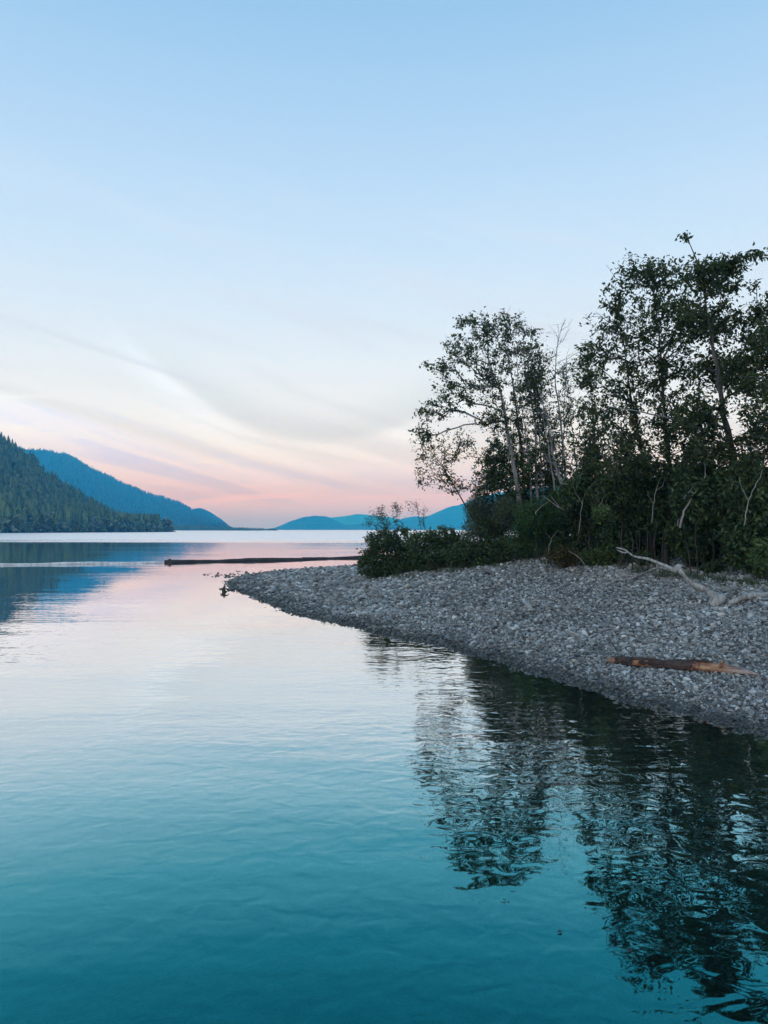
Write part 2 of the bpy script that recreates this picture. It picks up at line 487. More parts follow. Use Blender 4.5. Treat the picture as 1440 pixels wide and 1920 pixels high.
M_drift = make_bark('bleached_driftwood', (0.13, 0.118, 0.10), (0.50, 0.47, 0.43), 22.0, 4.0)
M_pale = make_bark('bleached_log', (0.42, 0.41, 0.40), (0.78, 0.77, 0.76), 6.0, 1.0)
M_bark_m = make_bark('grey_brown_bark', (0.03, 0.027, 0.023), (0.13, 0.12, 0.105))
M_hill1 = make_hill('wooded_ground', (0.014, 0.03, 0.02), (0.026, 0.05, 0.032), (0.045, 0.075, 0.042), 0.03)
M_hill2 = make_hill('mountain_woods_haze_blue', (0.002, 0.026, 0.044), (0.005, 0.064, 0.098), (0.030, 0.18, 0.22), 0.006)  # part of the distance haze's blue is painted into the woods colour
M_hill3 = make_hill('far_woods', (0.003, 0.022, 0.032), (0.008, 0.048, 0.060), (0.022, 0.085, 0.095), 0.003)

# ------------------------------------------------------------------ lake and bed
def sheet(xs, ys, zf):
    gx, gy = np.meshgrid(xs, ys)
    v = np.stack([gx, gy, zf(gx, gy)], -1).reshape(-1, 3)
    nx = len(xs)
    i = np.arange(len(ys) - 1)[:, None] * nx + np.arange(nx - 1)[None]
    q = np.stack([i, i + 1, i + nx + 1, i + nx], -1).reshape(-1, 4)
    return v, q
far_s = np.array([80, 160, 320, 640, 1300, 2600, 5200, 11500.0])
near_s = np.arange(-40, 41, 8.0)
axs = np.concatenate([-far_s[::-1], near_s, far_s])
ays = np.concatenate([[-3000, -800, -200, -60], np.arange(-20, 81, 8.0), [120, 200, 350, 600, 1000, 1700, 3000, 5500, 11500]])
v, q = sheet(axs, ays, lambda a, b: a * 0)
obj('lake', mesh_np('lake', v, [q], [M_water]), kind='structure', label='calm teal lake mirroring the sky, hills and shore trees')
v, q = sheet(axs, ays, lambda a, b: a * 0 - 2.6)
obj('lake_bed', mesh_np('lake_bed', v, [q], [M_ground]), kind='structure', label='dark silty lake bed under the water')

xs = np.concatenate([np.arange(-34, -12, 0.8), np.arange(-12, 16, 0.14), np.arange(16, 60, 0.9), np.arange(60, 161, 10)])
ys = np.concatenate([np.arange(-14, 3, 0.8), np.arange(3, 26, 0.14), np.arange(26, 52, 0.3), np.arange(52, 90, 3)])
v, q = sheet(xs, ys, lambda a, b: np.maximum(terrain(a, b), -2.5))
beach = obj('beach', mesh_np('beach', v, [q], [M_ground], True), kind='structure', label='grey cobble spit running out into the lake')

# ------------------------------------------------------------------ hills
def ridge(name, prof, Df, Dr, material, label, p_exp=1.1, drop=0.0, rough=0.12, step=6, nt=26, seed=0, gully=0.015):
    prof = np.array(prof, float)
    px = np.arange(prof[0, 0], prof[-1, 0] + step, step)
    py = np.interp(px, prof[:, 0], prof[:, 1])
    py = py + (fbm(px * 0.07 + seed * 5, px * 0 + seed, 4) - 0.5) * 4.0 * np.clip((HOR - py) / 18, 0, 1)
    df = np.interp(px, *np.array(Df).T) if not np.isscalar(Df) else np.full(px.shape, Df, float)
    dr = np.interp(px, *np.array(Dr).T) if not np.isscalar(Dr) else np.full(px.shape, Dr, float)
    H = CAM_H + (HOR - py) / FPX * dr - drop
    H = np.maximum(H, 0.5)
    t = np.concatenate([np.linspace(0, 1, nt), [1.15, 1.5, 2.0]])
    T, PX = np.meshgrid(t, px, indexing='ij')
    D = df[None] + (dr - df)[None] * T
    Xw = (PX - 720) / FPX * D
    g = fbm(PX * gully + seed, T * 2.2 + seed * 3, 4) - 0.5
    prof_t = np.where(T <= 1, np.clip(T, 0, 1) ** p_exp, np.clip(1 - (T - 1) * 1.05, -0.05, 1))
    Zw = H[None] * prof_t * (1 + rough * 2.2 * g * np.sin(np.clip(T, 0, 1) * math.pi) ** 0.7) - 0.3 * (T == 0) - 1.0 * (T >= 2)
    Zw += (fbm(Xw * 0.02 + seed, D * 0.02, 3) - 0.5) * rough * 0.10 * H[None] * np.minimum(1, T * 3)
    v = np.stack([Xw, D, Zw], -1).reshape(-1, 3)
    n = len(px)
    i = np.arange(len(t) - 1)[:, None] * n + np.arange(n - 1)[None]
    q = np.stack([i, i + 1, i + n + 1, i + n], -1).reshape(-1, 4)
    o = obj(name, mesh_np(name, v, [q], [material], True), kind='structure', label=label)
    from mathutils.bvhtree import BVHTree
    bv = BVHTree.FromPolygons([tuple(a) for a in v], [tuple(int(k) for k in a) for a in q])
    def height(x, y):
        r = bv.ray_cast(Vector((float(x), float(y), 2000)), Vector((0, 0, -1)))
        return r[0].z if r[0] is not None else 0.0
    return o, height, (px, df, dr)

_, h1, hill1 = ridge('hill', [(-900, 560), (-500, 640), (-200, 725), (0, 812), (25, 830), (60, 853), (90, 884), (130, 912), (170, 938), (215, 962), (260, 980), (300, 988), (328, 992)],
      [(-900, 380), (0, 470), (200, 590), (328, 690)], [(-900, 900), (0, 900), (200, 800), (328, 740)], M_hill1, 'dark wooded hill rising from the left lake shore', drop=12, seed=2)
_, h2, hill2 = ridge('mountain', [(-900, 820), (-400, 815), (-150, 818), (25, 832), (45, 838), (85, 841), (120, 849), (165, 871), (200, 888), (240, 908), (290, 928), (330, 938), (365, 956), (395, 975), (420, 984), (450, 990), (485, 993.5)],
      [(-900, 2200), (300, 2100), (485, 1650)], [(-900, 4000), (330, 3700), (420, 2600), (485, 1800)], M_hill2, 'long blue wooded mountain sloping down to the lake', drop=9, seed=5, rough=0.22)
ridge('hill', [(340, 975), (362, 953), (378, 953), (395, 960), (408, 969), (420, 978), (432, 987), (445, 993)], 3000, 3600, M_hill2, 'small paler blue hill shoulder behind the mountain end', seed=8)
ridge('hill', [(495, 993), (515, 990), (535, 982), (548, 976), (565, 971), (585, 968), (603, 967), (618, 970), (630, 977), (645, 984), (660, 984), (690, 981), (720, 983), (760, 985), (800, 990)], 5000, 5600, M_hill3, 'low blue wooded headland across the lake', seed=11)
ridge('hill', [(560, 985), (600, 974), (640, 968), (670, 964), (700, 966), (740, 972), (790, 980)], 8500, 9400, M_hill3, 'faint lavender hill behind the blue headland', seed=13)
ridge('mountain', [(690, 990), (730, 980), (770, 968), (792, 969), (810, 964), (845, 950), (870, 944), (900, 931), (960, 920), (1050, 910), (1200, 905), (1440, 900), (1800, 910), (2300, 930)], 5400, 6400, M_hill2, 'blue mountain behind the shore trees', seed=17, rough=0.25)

# ------------------------------------------------------------------ far trees
def conifer_geo(h, r, layers=6, sides=9, jit=0.25):
    V, T = [], []
    n = 0
    for k in range(layers):
        z0 = h * (0.06 + 0.86 * k / layers)
        z1 = min(h, z0 + h * (1.7 / layers + 0.05))
        rr = r * (1 - k / layers) ** 0.85 * (0.85 + 0.3 * rng.random()) + 0.03 * r
        a = np.arange(sides) / sides * 2 * math.pi + rng.random() * 6
        rad = rr * np.where(np.arange(sides) % 2 == 0, 1.0, 0.55) * (1 + (rng.random(sides) - 0.5) * 2 * jit)
        V += [(math.cos(b) * q_, math.sin(b) * q_, z0 - 0.03 * h * rng.random()) for b, q_ in zip(a, rad)] + [(0, 0, z1)]
        T += [(n + i, n + (i + 1) % sides, n + sides) for i in range(sides)]
        n += sides + 1
    return np.array(V), np.array(T)
def broad_geo(h, r, n=26):
    V, T = [], []
    k = 0
    for i in range(n):
        u = rng.normal(size=3); u /= np.linalg.norm(u)
        c = u * np.array([r, r, h * 0.48]) * rng.random() ** 0.4 + np.array([0, 0, h * 0.52])
        s = r * 0.5 * (0.6 + 0.6 * rng.random())
        p4 = c + rng.normal(size=(4, 3)) * s * 0.6
        V += list(p4)
        T += [(k, k + 1, k + 2), (k, k + 2, k + 3), (k, k + 1, k + 3)]
        k += 4
    return np.array(V), np.array(T)
con_v = [conifer_geo(1.0, 0.17 + 0.07 * rng.random(), 6 + int(3 * rng.random())) for _ in range(10)]
con_lo = [conifer_geo(1.0, 0.2, 3, 5) for _ in range(5)]
bro_v = [broad_geo(1.0, 0.42) for _ in range(6)]

def scatter_far(name, label, spots, height, protos, material):
    A = Acc()
    for (x, y, h) in spots:
        V, T = protos[rng.integers(len(protos))]
        a = rng.random() * 6.28
        c, s = math.cos(a), math.sin(a)
        w_ = 0.8 + 0.5 * rng.random()
        V2 = np.stack([(V[:, 0] * c - V[:, 1] * s) * w_, (V[:, 0] * s + V[:, 1] * c) * w_, V[:, 2]], -1) * h
        A.add(V2 + (x, y, height(x, y) - 0.6), T)
    return obj(name, A.mesh(name, [material]), kind='stuff', label=label)

def spots_on(info, n, px0, px1, t0, t1, hmin, hmax):
    px, df, dr = info
    S = []
    while len(S) < n:
        b = rng.uniform(px0, px1)
        t = rng.uniform(t0, t1)
        d0, d1 = np.interp(b, px, df), np.interp(b, px, dr)
        D = d0 + (d1 - d0) * t
        if rng.random() > D / d1: continue
        S.append(((b - 720) / FPX * D, D, rng.uniform(hmin, hmax)))
    return S
scatter_far('forest', 'dense dark conifer forest covering the left hill', spots_on(hill1, 4200, -330, 300, 0.05, 1.05, 9, 19), h1, con_v, M_conifer)
scatter_far('woods', 'paler broadleaf trees mixed through the hill forest', spots_on(hill1, 900, -330, 318, 0.0, 0.8, 7, 13), h1, bro_v, M_broad)
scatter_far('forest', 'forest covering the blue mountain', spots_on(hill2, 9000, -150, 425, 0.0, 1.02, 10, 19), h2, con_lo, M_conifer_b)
scatter_far('woods', 'low line of dark woods on the flat point past the mountain', [((b - 720) / FPX * D_, D_, h_ * (1 - 0.7 * (b - 330) / 200)) for b, D_, h_ in zip(rng.uniform(330, 520, 700), rng.uniform(1640, 1760, 700), rng.uniform(8, 16, 700))], lambda x, y: max(h2(x, y), 0.6), con_v, M_conifer)
# single conifers one can pick out along the far shore
con_me = [mesh_np('conifer_tree', np.array(V) * 1.0, [T], [M_conifer]) for V, T in con_v]
bro_me = [mesh_np('broadleaf_tree', np.array(V) * 1.0, [T], [M_broad]) for V, T in bro_v]
px_, df_, dr_ = hill1
for i in range(150):
    b = -40 + 362 * (i + rng.random() * 0.8) / 150
    t = rng.uniform(0.0, 0.16) if b < 280 else rng.uniform(0.0, 0.6)
    d0, d1 = np.interp(b, px_, df_), np.interp(b, px_, dr_)
    D = d0 + (d1 - d0) * t + 6
    x = (b - 720) / FPX * D
    o = obj('conifer_tree', con_me[i % len(con_me)], loc=(x, D, h1(x, D) - 0.3), label='dark pointed conifer in the tree line along the far left shore', cat='tree', group='conifers along the far left shore')
    h = rng.uniform(11, 19) * (1.0 if b < 285 else 1.0 - 0.45 * (b - 285) / 37)
    o.scale = (h * 1.05, h * 1.05, h)
    o.rotation_euler[2] = rng.random() * 6.28
for i in range(60):
    b = -30 + 350 * (i + rng.random() * 0.9) / 60
    D = np.interp(b, px_, df_) + rng.uniform(0, 8)
    x = (b - 720) / FPX * D
    o = obj('broadleaf_tree', bro_me[i % len(bro_me)], loc=(x, D, max(h1(x, D), 0) - 0.4), label='small pale rounded tree at the foot of the far left shore', cat='tree', group='pale small trees along the far left shore')
    h = rng.uniform(4, 9)
    o.scale = (h, h, h)
    o.rotation_euler[2] = rng.random() * 6.28
px_, df_, dr_ = hill2
for i in range(60):
    b = 322 + 155 * (i + rng.random() * 0.8) / 60
    D = np.interp(b, px_, df_) + rng.uniform(0, 30)
    x = (b - 720) / FPX * D
    o = obj('conifer_tree', con_me[i % len(con_me)], loc=(x, D, max(h2(x, D), 0) - 0.3), label='distant conifer on the low point past the wooded hill', cat='tree', group='conifers on the low far point')
    h = rng.uniform(11, 19) * (1.0 - 0.74 * ((b - 322) / 155) ** 1.3)
    o.scale = (h * 1.1, h * 1.1, h)
    o.rotation_euler[2] = rng.random() * 6.28

# ------------------------------------------------------------------ haze
hz_m, N = mat('evening_haze')
vol = N.n('ShaderNodeVolumePrincipled', Color=(*HAZE_C, 1), Absorption_Color=(1, 1, 1, 1), Density=HAZE_D, Anisotropy=0.0)
N.n('ShaderNodeOutputMaterial', Volume=vol.outputs[0])
v = np.array([(x, y, z) for x in (-12000, 12000) for y in (-3500, 12000) for z in (-3.8, HAZE_TOP)], float)
obj('haze', mesh_np('haze', v, [np.array([(0, 1, 3, 2), (4, 6, 7, 5), (0, 4, 5, 1), (2, 3, 7, 6), (0, 2, 6, 4), (1, 5, 7, 3)])], [hz_m]), kind='stuff', label='thin blue evening haze over the lake')

# ------------------------------------------------------------------ cobbles
import bmesh
def ico(sub):
    bm = bmesh.new()
    bmesh.ops.create_icosphere(bm, subdivisions=sub, radius=1.0)
    bm.verts.ensure_lookup_table()
    V = np.array([v.co[:] for v in bm.verts])
    T = np.array([[q.index for q in f.verts] for f in bm.faces])
    bm.free()
    return V, T
def stone_geo(sub, cuts):
    V, T = ico(sub)
    V = V * (1 + (rng.random((len(V), 1)) - 0.5) * 0.22)
    for _ in range(cuts):
        n = rng.normal(size=3); n /= np.linalg.norm(n)
        lim = rng.uniform(0.45, 0.8)
        d = V @ n
        V = V - np.maximum(d - lim, 0)[:, None] * n[None] * 0.95
    V = V * np.array([1.0, rng.uniform(0.6, 0.85), rng.uniform(0.42, 0.72)])
    return V / np.abs(V[:, 0]).max(), T
st_hi = [stone_geo(2, 10) for _ in range(14)]
st_lo = [stone_geo(1, 5) for _ in range(16)]

def visible(x, y, marg=1.15):
    return np.abs(x) < (0.5193 * y * marg + 0.4)
cand = []
for (y0, y1, sp) in [(6.0, 9.5, 0.031), (9.5, 13, 0.035), (13, 18, 0.045), (18, 25, 0.060), (25, 48, 0.09)]:
    gx, gy = np.meshgrid(np.arange(-12, 16.5, sp), np.arange(y0, y1, sp))
    x = gx.ravel() + (rng.random(gx.size) - 0.5) * sp * 1.3
    y = gy.ravel() + (rng.random(gy.size) - 0.5) * sp * 1.3
    k = visible(x, y)
    x, y = x[k], y[k]
    d = shore_dist(x, y)
    keep = (d > -0.9) & ((d > 0.0) | (rng.random(len(x)) < np.exp(d * 3.0) * 0.9)) & (d < 9.5)
    keep &= (rng.random(len(x)) < 0.55 + 0.9 * vnoise(x * 0.9, y * 0.9))
    x, y = x[keep], y[keep]
    s = sp * np.clip(np.exp(rng.normal(0, 0.42, len(x)) + 0.5 * (vnoise(x * 0.7 + 40, y * 0.7) - 0.5)) * 0.60, 0.28, 1.7)
    s = np.where((shore_dist(x, y) < 0.05), np.minimum(s, 0.05), s)
    cand.append(np.stack([x, y, s], -1))
cand = np.concatenate(cand)
print('stones', len(cand))
zt = terrain(cand[:, 0], cand[:, 1])
# loose stones just off the tip of the spit
tip = []
for (px, py, n, sx_, sy_) in [(432, 1080, 26, 16, 2.5), (405, 1079, 10, 14, 2.0), (440, 1103, 22, 12, 4), (470, 1074, 14, 16, 2.0), (428, 1105, 8, 6, 2)]:
    for _ in range(n):
        g = G(px + rng.normal() * sx_, py + rng.normal() * sy_)
        tip.append((g[0], g[1], rng.uniform(0.04, 0.095)))
tip = np.array(tip)
show = cand[:, 2] / cand[:, 1] * (zt > 0.0)
# a few bigger stones
order = np.argsort(-show)
n_ind = 300 - len(tip)
ind, rest = order[:n_ind], order[n_ind:]
def rot_small(a, tx, ty):
    ca, sa = math.cos(a), math.sin(a)
    Rz = np.array([[ca, -sa, 0], [sa, ca, 0], [0, 0, 1]])
    Rx = np.array([[1, 0, 0], [0, math.cos(tx), -math.sin(tx)], [0, math.sin(tx), math.cos(tx)]])
    Ry = np.array([[math.cos(ty), 0, math.sin(ty)], [0, 1, 0], [-math.sin(ty), 0, math.cos(ty)]])
    return Rx @ Ry @ Rz
A = Acc()
for i in rest:
    x, y, s = cand[i]
    V, T = (st_hi if y < 8.2 else st_lo)[rng.integers(14)]
    Rm = rot_small(rng.random() * 6.28, rng.normal() * 0.45, rng.normal() * 0.45)
    A.add((V * s) @ Rm.T + (x, y, zt[i] + s * rng.uniform(0.0, 0.62)), T)
me = A.mesh('cobbles', [M_stone])
obj('cobbles', me, parent=beach, kind='stuff')
st_me = [mesh_np('stone', V, [T], [M_stone]) for V, T in st_hi]
for k, (x, y, s) in enumerate([tuple(cand[i]) for i in ind] + [tuple(t_) for t_ in tip]):
    zz = float(terrain(np.array([x]), np.array([y]))[0])
    if k >= n_ind: zz = max(zz, -s * 0.25)
    o = obj('stone', st_me[k % len(st_me)], parent=beach, loc=(x, y, zz + s * rng.uniform(0.05, 0.35)))
    o.scale = (s, s, s)
    o.rotation_euler = (rng.normal() * 0.25, rng.normal() * 0.25, rng.random() * 6.28)

# ------------------------------------------------------------------ trees and shrubs
def leaf_mesh(acc, pos_, dir_, L, W_, nrm=None):
    """Folded four-cornered leaves: pos_ (n,3), dir_ (n,3)."""
    n = len(pos_)
    if n == 0: return
    d = dir_ / (np.linalg.norm(dir_, axis=1, keepdims=True) + 1e-9)
    r = rng.normal(size=(n, 3))
    if nrm is not None: r = r * 0.7 + nrm
    s = np.cross(d, r); s /= np.linalg.norm(s, axis=1, keepdims=True) + 1e-9
    up = np.cross(s, d)
    L = np.asarray(L)[:, None]; W_ = np.asarray(W_)[:, None]
    a = pos_
    b = pos_ + d * L * 0.45 + s * W_ * 0.5 + up * W_ * 0.18
    c = pos_ + d * L - up * L * 0.10
    e = pos_ + d * L * 0.45 - s * W_ * 0.5 + up * W_ * 0.18
    V = np.stack([a, b, c, e], 1).reshape(-1, 3)
    i = np.arange(n)[:, None] * 4
    acc.add(V, np.concatenate([i + np.array([[0, 1, 2]]), i + np.array([[0, 2, 3]])]))

def lobe_points(lobes, d, n, shell=0.0):
    """lobes: (px, py, rx, ry[, depth offset[, depth radius]]) in photograph pixels at distance d."""
    ws = np.array([l[2] * l[3] for l in lobes], float)
    cnt = rng.multinomial(n, ws / ws.sum())
    out_ = []
    for l, c in zip(lobes, cnt):
        dd = d + (l[4] if len(l) > 4 else rng.normal() * 0.5)
        cen = P(l[0], l[1], dd)
        k = dd / FPX
        rx, rz = l[2] * k, l[3] * k
        ry = l[5] if len(l) > 5 else (rx + rz) * 0.55
        u = rng.normal(size=(c, 3)); u /= np.linalg.norm(u, axis=1, keepdims=True) + 1e-9
        rad = (shell + (1 - shell) * rng.random((c, 1))) ** (1 / 2.2)
        out_.append(cen + u * rad * np.array([rx, ry, rz]))
    return np.concatenate(out_)

def grow(trunks, attract, seg=0.28, r_tip=0.0035, expo=0.46, from_frac=0.25, up=0.25):
    """Connect every attractor to the nearest reachable wood; returns twig paths (node index lists), nodes and radii."""
    pos_ = np.zeros((60000, 3)); par = np.full(60000, -1, int); dirs = np.zeros((60000, 3)); ok = np.zeros(60000, bool)
    pen = np.zeros(60000)
    n = 0
    trunk_ids = []
    for tr in trunks:
        p = smooth_path(tr[:, :3], 0.3)
        ids = []
        for k in range(len(p)):
            pos_[n] = p[k]
            par[n] = n - 1 if k else -1
            dirs[n] = p[min(k + 1, len(p) - 1)] - p[max(k - 1, 0)]
            ok[n] = k >= from_frac * len(p)
            ids.append(n)
            n += 1
        trunk_ids.append(ids)
    tp = pos_[:n]
    dist = np.sqrt(((attract[:, None] - tp[None]) ** 2).sum(-1)).min(1)
    paths = []
    tips = []
    for ai in np.argsort(dist + rng.normal(size=len(dist)) * 0.15):
        a = attract[ai]
        dv = a - pos_[:n]
        dd = np.sqrt((dv ** 2).sum(1))
        dn = dirs[:n] / (np.linalg.norm(dirs[:n], axis=1, keepdims=True) + 1e-9)
        cosd = (dv * dn).sum(1) / (dd + 1e-6)
        cost = dd * (1.25 - 0.45 * cosd) + np.maximum(0, pos_[:n, 2] - a[2] + 0.25 * dd) * 0.7 + pen[:n] * 0.24
        cost[~ok[:n]] = 1e9
        b = int(np.argmin(cost))
        L = dd[b]
        if L < 0.05: continue
        m_ = max(2, int(np.ceil(L / seg)))
        t0 = dn[b] * 0.5 + dv[b] / L
        t0[2] += up
        t0 /= np.linalg.norm(t0) + 1e-9
        c1 = pos_[b] + t0 * L * 0.4
        t = (np.arange(1, m_ + 1) / m_)[:, None]
        pts = (1 - t) ** 2 * pos_[b] + 2 * t * (1 - t) * c1 + t ** 2 * a
        pts[:-1] += rng.normal(size=(m_ - 1, 3)) * 0.035 * min(1, L)
        ids = [b]
        prev = b
        for k in range(m_):
            pos_[n] = pts[k]; par[n] = prev
            dirs[n] = pts[k] - pos_[prev]
            ok[n] = True
            pen[n] = pen[prev] + L / m_
            prev = n; ids.append(n); n += 1
        paths.append(ids)
        tips.append(prev)
    cnt = np.zeros(n)
    for t_ in tips:
        k = t_
        while k >= 0:
            cnt[k] += 1
            k = par[k]
    rad = r_tip * np.maximum(cnt, 1) ** expo
    return pos_[:n], rad, paths, trunk_ids

def add_tree(name, label, d, trunks, lobes, n_att, leaf_mat, cat='tree', group=None, r_base=0.09, bark=None, leaves_per=10, leaf=(0.118, 0.060),
             bare=False, lean=None, droop=0.25, extra_leaf=None, sp=1.0, r_tip=0.0042, shell=0.0, from_frac=0.3, stems_name='trunk', seed=None, clump=0.06, up=0.25):
    bark = bark or M_bark
    tr3, bases = [], []
    for tr in trunks:
        dd = d if len(tr[0]) < 3 else d + tr[0][2]
        pts = [P(p[0], p[1], dd + (p[3] if len(p) > 3 else 0)) for p in tr]
        g = on_ground(pts[0][0], pts[0][1], -0.12)
        if pts[0][2] > g[2]: pts.insert(0, g)
        else: pts[0] = g
        bases.append(g)
        tr3.append(np.array(pts))
    base = np.mean(bases, 0)
    root = bpy.data.objects.new(name, None)
    COL.objects.link(root)
    root.location = base
    root.empty_display_size = 0.3
    root['label'] = label
    root['category'] = cat
    if group: root['group'] = group
    n_att = int(n_att * (2.1 if cat == 'tree' else 1.15))
    leaves_per = leaves_per * (0.90 if cat == 'tree' else 1.2)
    att = lobe_points(lobes, d, n_att, shell)
    gz = terrain(att[:, 0], att[:, 1])
    att[:, 2] = np.maximum(att[:, 2], gz + 0.06 + rng.random(len(att)) * 0.1)
    pos_, rad, paths, tids = grow(tr3, att, r_tip=r_tip, from_frac=from_frac, up=up)
    At, Ab, Al = Acc(), Acc(), Acc()
    for ids in tids:
        At = Acc()
        m_ = len(ids)
        taper = np.linspace(1, 0.12, m_) ** 1.25
        rr = np.maximum(r_base * taper, 0.008)
        rr[0] *= 1.25
        p = pos_[ids].copy()
        p[1:-1] += rng.normal(size=(m_ - 2, 3)) * 0.012
        tube(At, p, rr, 8, 0.06)
        obj(stems_name, At.mesh(stems_name, [bark], True, base), parent=root)
    for ids in paths:
        p = pos_[ids]
        r = np.minimum(rad[ids], r_base * 0.5)
        r[0] = min(r[0], r[1] * 1.1)
        tube(Ab, p, r, 4 if r.max() > 0.012 else 3, 0, caps=False)
    if len(paths): obj('branches', Ab.mesh('branches', [bark], True, base), parent=root, kind='stuff')
    if not bare:
        LP, LD = [], []
        for ids in paths:
            p = pos_[ids]
            seg = np.linalg.norm(np.diff(p, axis=0), axis=1)
            cum = np.concatenate([[0], np.cumsum(seg)])
            Ltot = cum[-1]
            k = rng.poisson(leaves_per)
            if k == 0 or (cat == 'tree' and rng.random() < 0.12): continue
            s = Ltot - np.minimum(rng.random(k) ** 1.4 * sp, Ltot)
            q_ = np.stack([np.interp(s, cum, p[:, j]) for j in range(3)], -1)
            dirv = (p[-1] - p[-2]); dirv /= np.linalg.norm(dirv) + 1e-9
            LP.append(q_ + rng.normal(size=(k, 3)) * clump)
            LD.append(dirv[None] * 0.6 + rng.normal(size=(k, 3)) * 0.75 + np.array([0, 0, -droop]))
        LP, LD = np.concatenate(LP), np.concatenate(LD)
        sc = rng.uniform(0.6, 1.25, len(LP))
        leaf_mesh(Al, LP, LD, leaf[0] * sc, leaf[1] * sc, np.array([0, 0, 0.8]))
        obj('crown' if cat == 'tree' else 'foliage', Al.mesh('leaves', [leaf_mat], False, base), parent=root, kind='stuff')
    return root

D = 24.8
add_tree('alder_tree', 'slender pale-barked alder with wide airy crown, leftmost tall tree of the thicket', D,
    [[(978, 1010), (977, 963), (964, 875), (950, 797), (938, 732), (918, 686), (912, 600)]],
    [(905, 622, 42, 40), (868, 655, 55, 38), (822, 686, 36, 16), (850, 735, 55, 38), (808, 770, 40, 32), (912, 715, 45, 48), (795, 815, 28, 25), (872, 600, 26, 20), (925, 780, 40, 35)], 330, M_leaf, r_base=0.115, leaves_per=9)
add_tree('alder_tree', 'thin alder behind the leftmost one, topping the left clump', D + 0.9,
    [[(985, 1000), (982, 900), (976, 831), (965, 744), (952, 657), (955, 588)]],
    [(955, 605, 36, 32), (950, 660, 45, 42), (985, 725, 42, 48), (968, 790, 40, 40)], 190, M_leaf, r_base=0.085, leaves_per=8)
add_tree('alder_tree', 'thin straight alder with sparse crown right of the airy leftmost alder', D + 0.4,
    [[(1010, 1000), (1005, 850), (1001, 773), (985, 703), (981, 636), (975, 598)]],
    [(988, 640, 40, 42), (1012, 668, 30, 30), (1000, 725, 42, 38), (1008, 820, 45, 55)], 170, M_leaf, r_base=0.075, leaves_per=7)
add_tree('alder_tree', 'leaning thin alder with bare pale lower trunk beside the leafless tree', D - 0.6,
    [[(1064, 1000), (1063, 951), (1043, 875), (1026, 788), (1011, 729), (1000, 670)]],
    [(1012, 700, 32, 35), (1040, 800, 36, 48), (1030, 870, 38, 48)], 130, M_leaf, r_base=0.07, leaves_per=7)
add_tree('bare_tree', 'leafless dead tree with fine upswept twigs between the two leafy crowns', D + 0.2,
    [[(1062, 1000), (1060, 919), (1058, 861), (1050, 782), (1042, 715), (1046, 640), (1060, 600)]],
    [(1048, 630, 26, 34), (1060, 690, 50, 52), (1082, 690, 30, 45), (1020, 690, 25, 45), (1068, 605, 16, 16)], 90, M_leaf, r_base=0.07, bare=True, r_tip=0.004, bark=M_bark)
add_tree('bare_tree', 'slim leafless pole with fine side twigs between the two straight left alders', D + 0.3,
    [[(998, 1000), (994, 900), (984, 800), (972, 720), (968, 660)]],
    [(975, 720, 34, 50), (990, 800, 36, 50), (985, 860, 34, 40)], 60, M_leaf, r_base=0.045, bare=True, r_tip=0.004)
add_tree('bare_tree', 'slim leafless pole leaning left just beside the dead upswept tree', D - 0.3,
    [[(1048, 1000), (1042, 930), (1028, 840), (1018, 770), (1014, 690)]],
    [(1022, 760, 30, 55), (1036, 850, 34, 50), (1012, 700, 20, 30)], 60, M_leaf, r_base=0.05, bare=True, r_tip=0.004)
add_tree('alder_tree', 'low leaning sapling with sparse yellowing leaves fanning out over the water', D + 0.8,
    [[(905, 1015), (890, 980), (868, 939), (836, 884), (806, 845)]],
    [(822, 880, 50, 50), (790, 850, 26, 36), (862, 835, 46, 44), (850, 905, 38, 26), (785, 905, 18, 14)], 110, M_leaf_y, r_base=0.05, leaves_per=11, leaf=(0.095, 0.05), r_tip=0.003, bark=M_bark_d)
add_tree('young_tree', 'dense dark young tree at the foot of the airy leftmost alder', D + 0.6,
    [[(930, 1015), (926, 950), (918, 870)]],
    [(918, 905, 42, 58), (942, 860, 44, 58), (905, 955, 28, 38), (960, 930, 34, 60), (925, 985, 40, 30)], 480, M_leaf_d, r_base=0.06, leaves_per=14, bark=M_bark_d, leaf=(0.095, 0.055))
add_tree('alder_tree', 'very thin straight sapling standing in the gap left of the leafless tree', D + 1.4,
    [[(1040, 1000), (1030, 900), (1016, 800), (1006, 715)]],
    [(1015, 770, 34, 52), (1025, 850, 34, 50)], 70, M_leaf, r_base=0.05, leaves_per=6)
add_tree('alder_tree', 'sparse alder between the leafless tree and the big dense crown', D - 2.0,
    [[(1130, 1000), (1120, 880), (1110, 760), (1102, 670)]],
    [(1100, 695, 34, 44), (1112, 780, 46, 50), (1092, 850, 46, 56), (1130, 850, 50, 56), (1100, 915, 40, 45)], 330, M_leaf, r_base=0.075, leaves_per=9)
add_tree('young_tree', 'dark leafy young tree filling the gap between the left alder trunks', D + 1.0,
    [[(1000, 1010), (998, 950), (992, 860)], [(1035, 1010), (1032, 940), (1028, 870)]],
    [(985, 880, 34, 60), (1010, 930, 44, 56), (1045, 900, 30, 60), (965, 950, 30, 40)], 460, M_leaf_d, r_base=0.035, leaves_per=11, bark=M_bark_d, leaf=(0.10, 0.055))
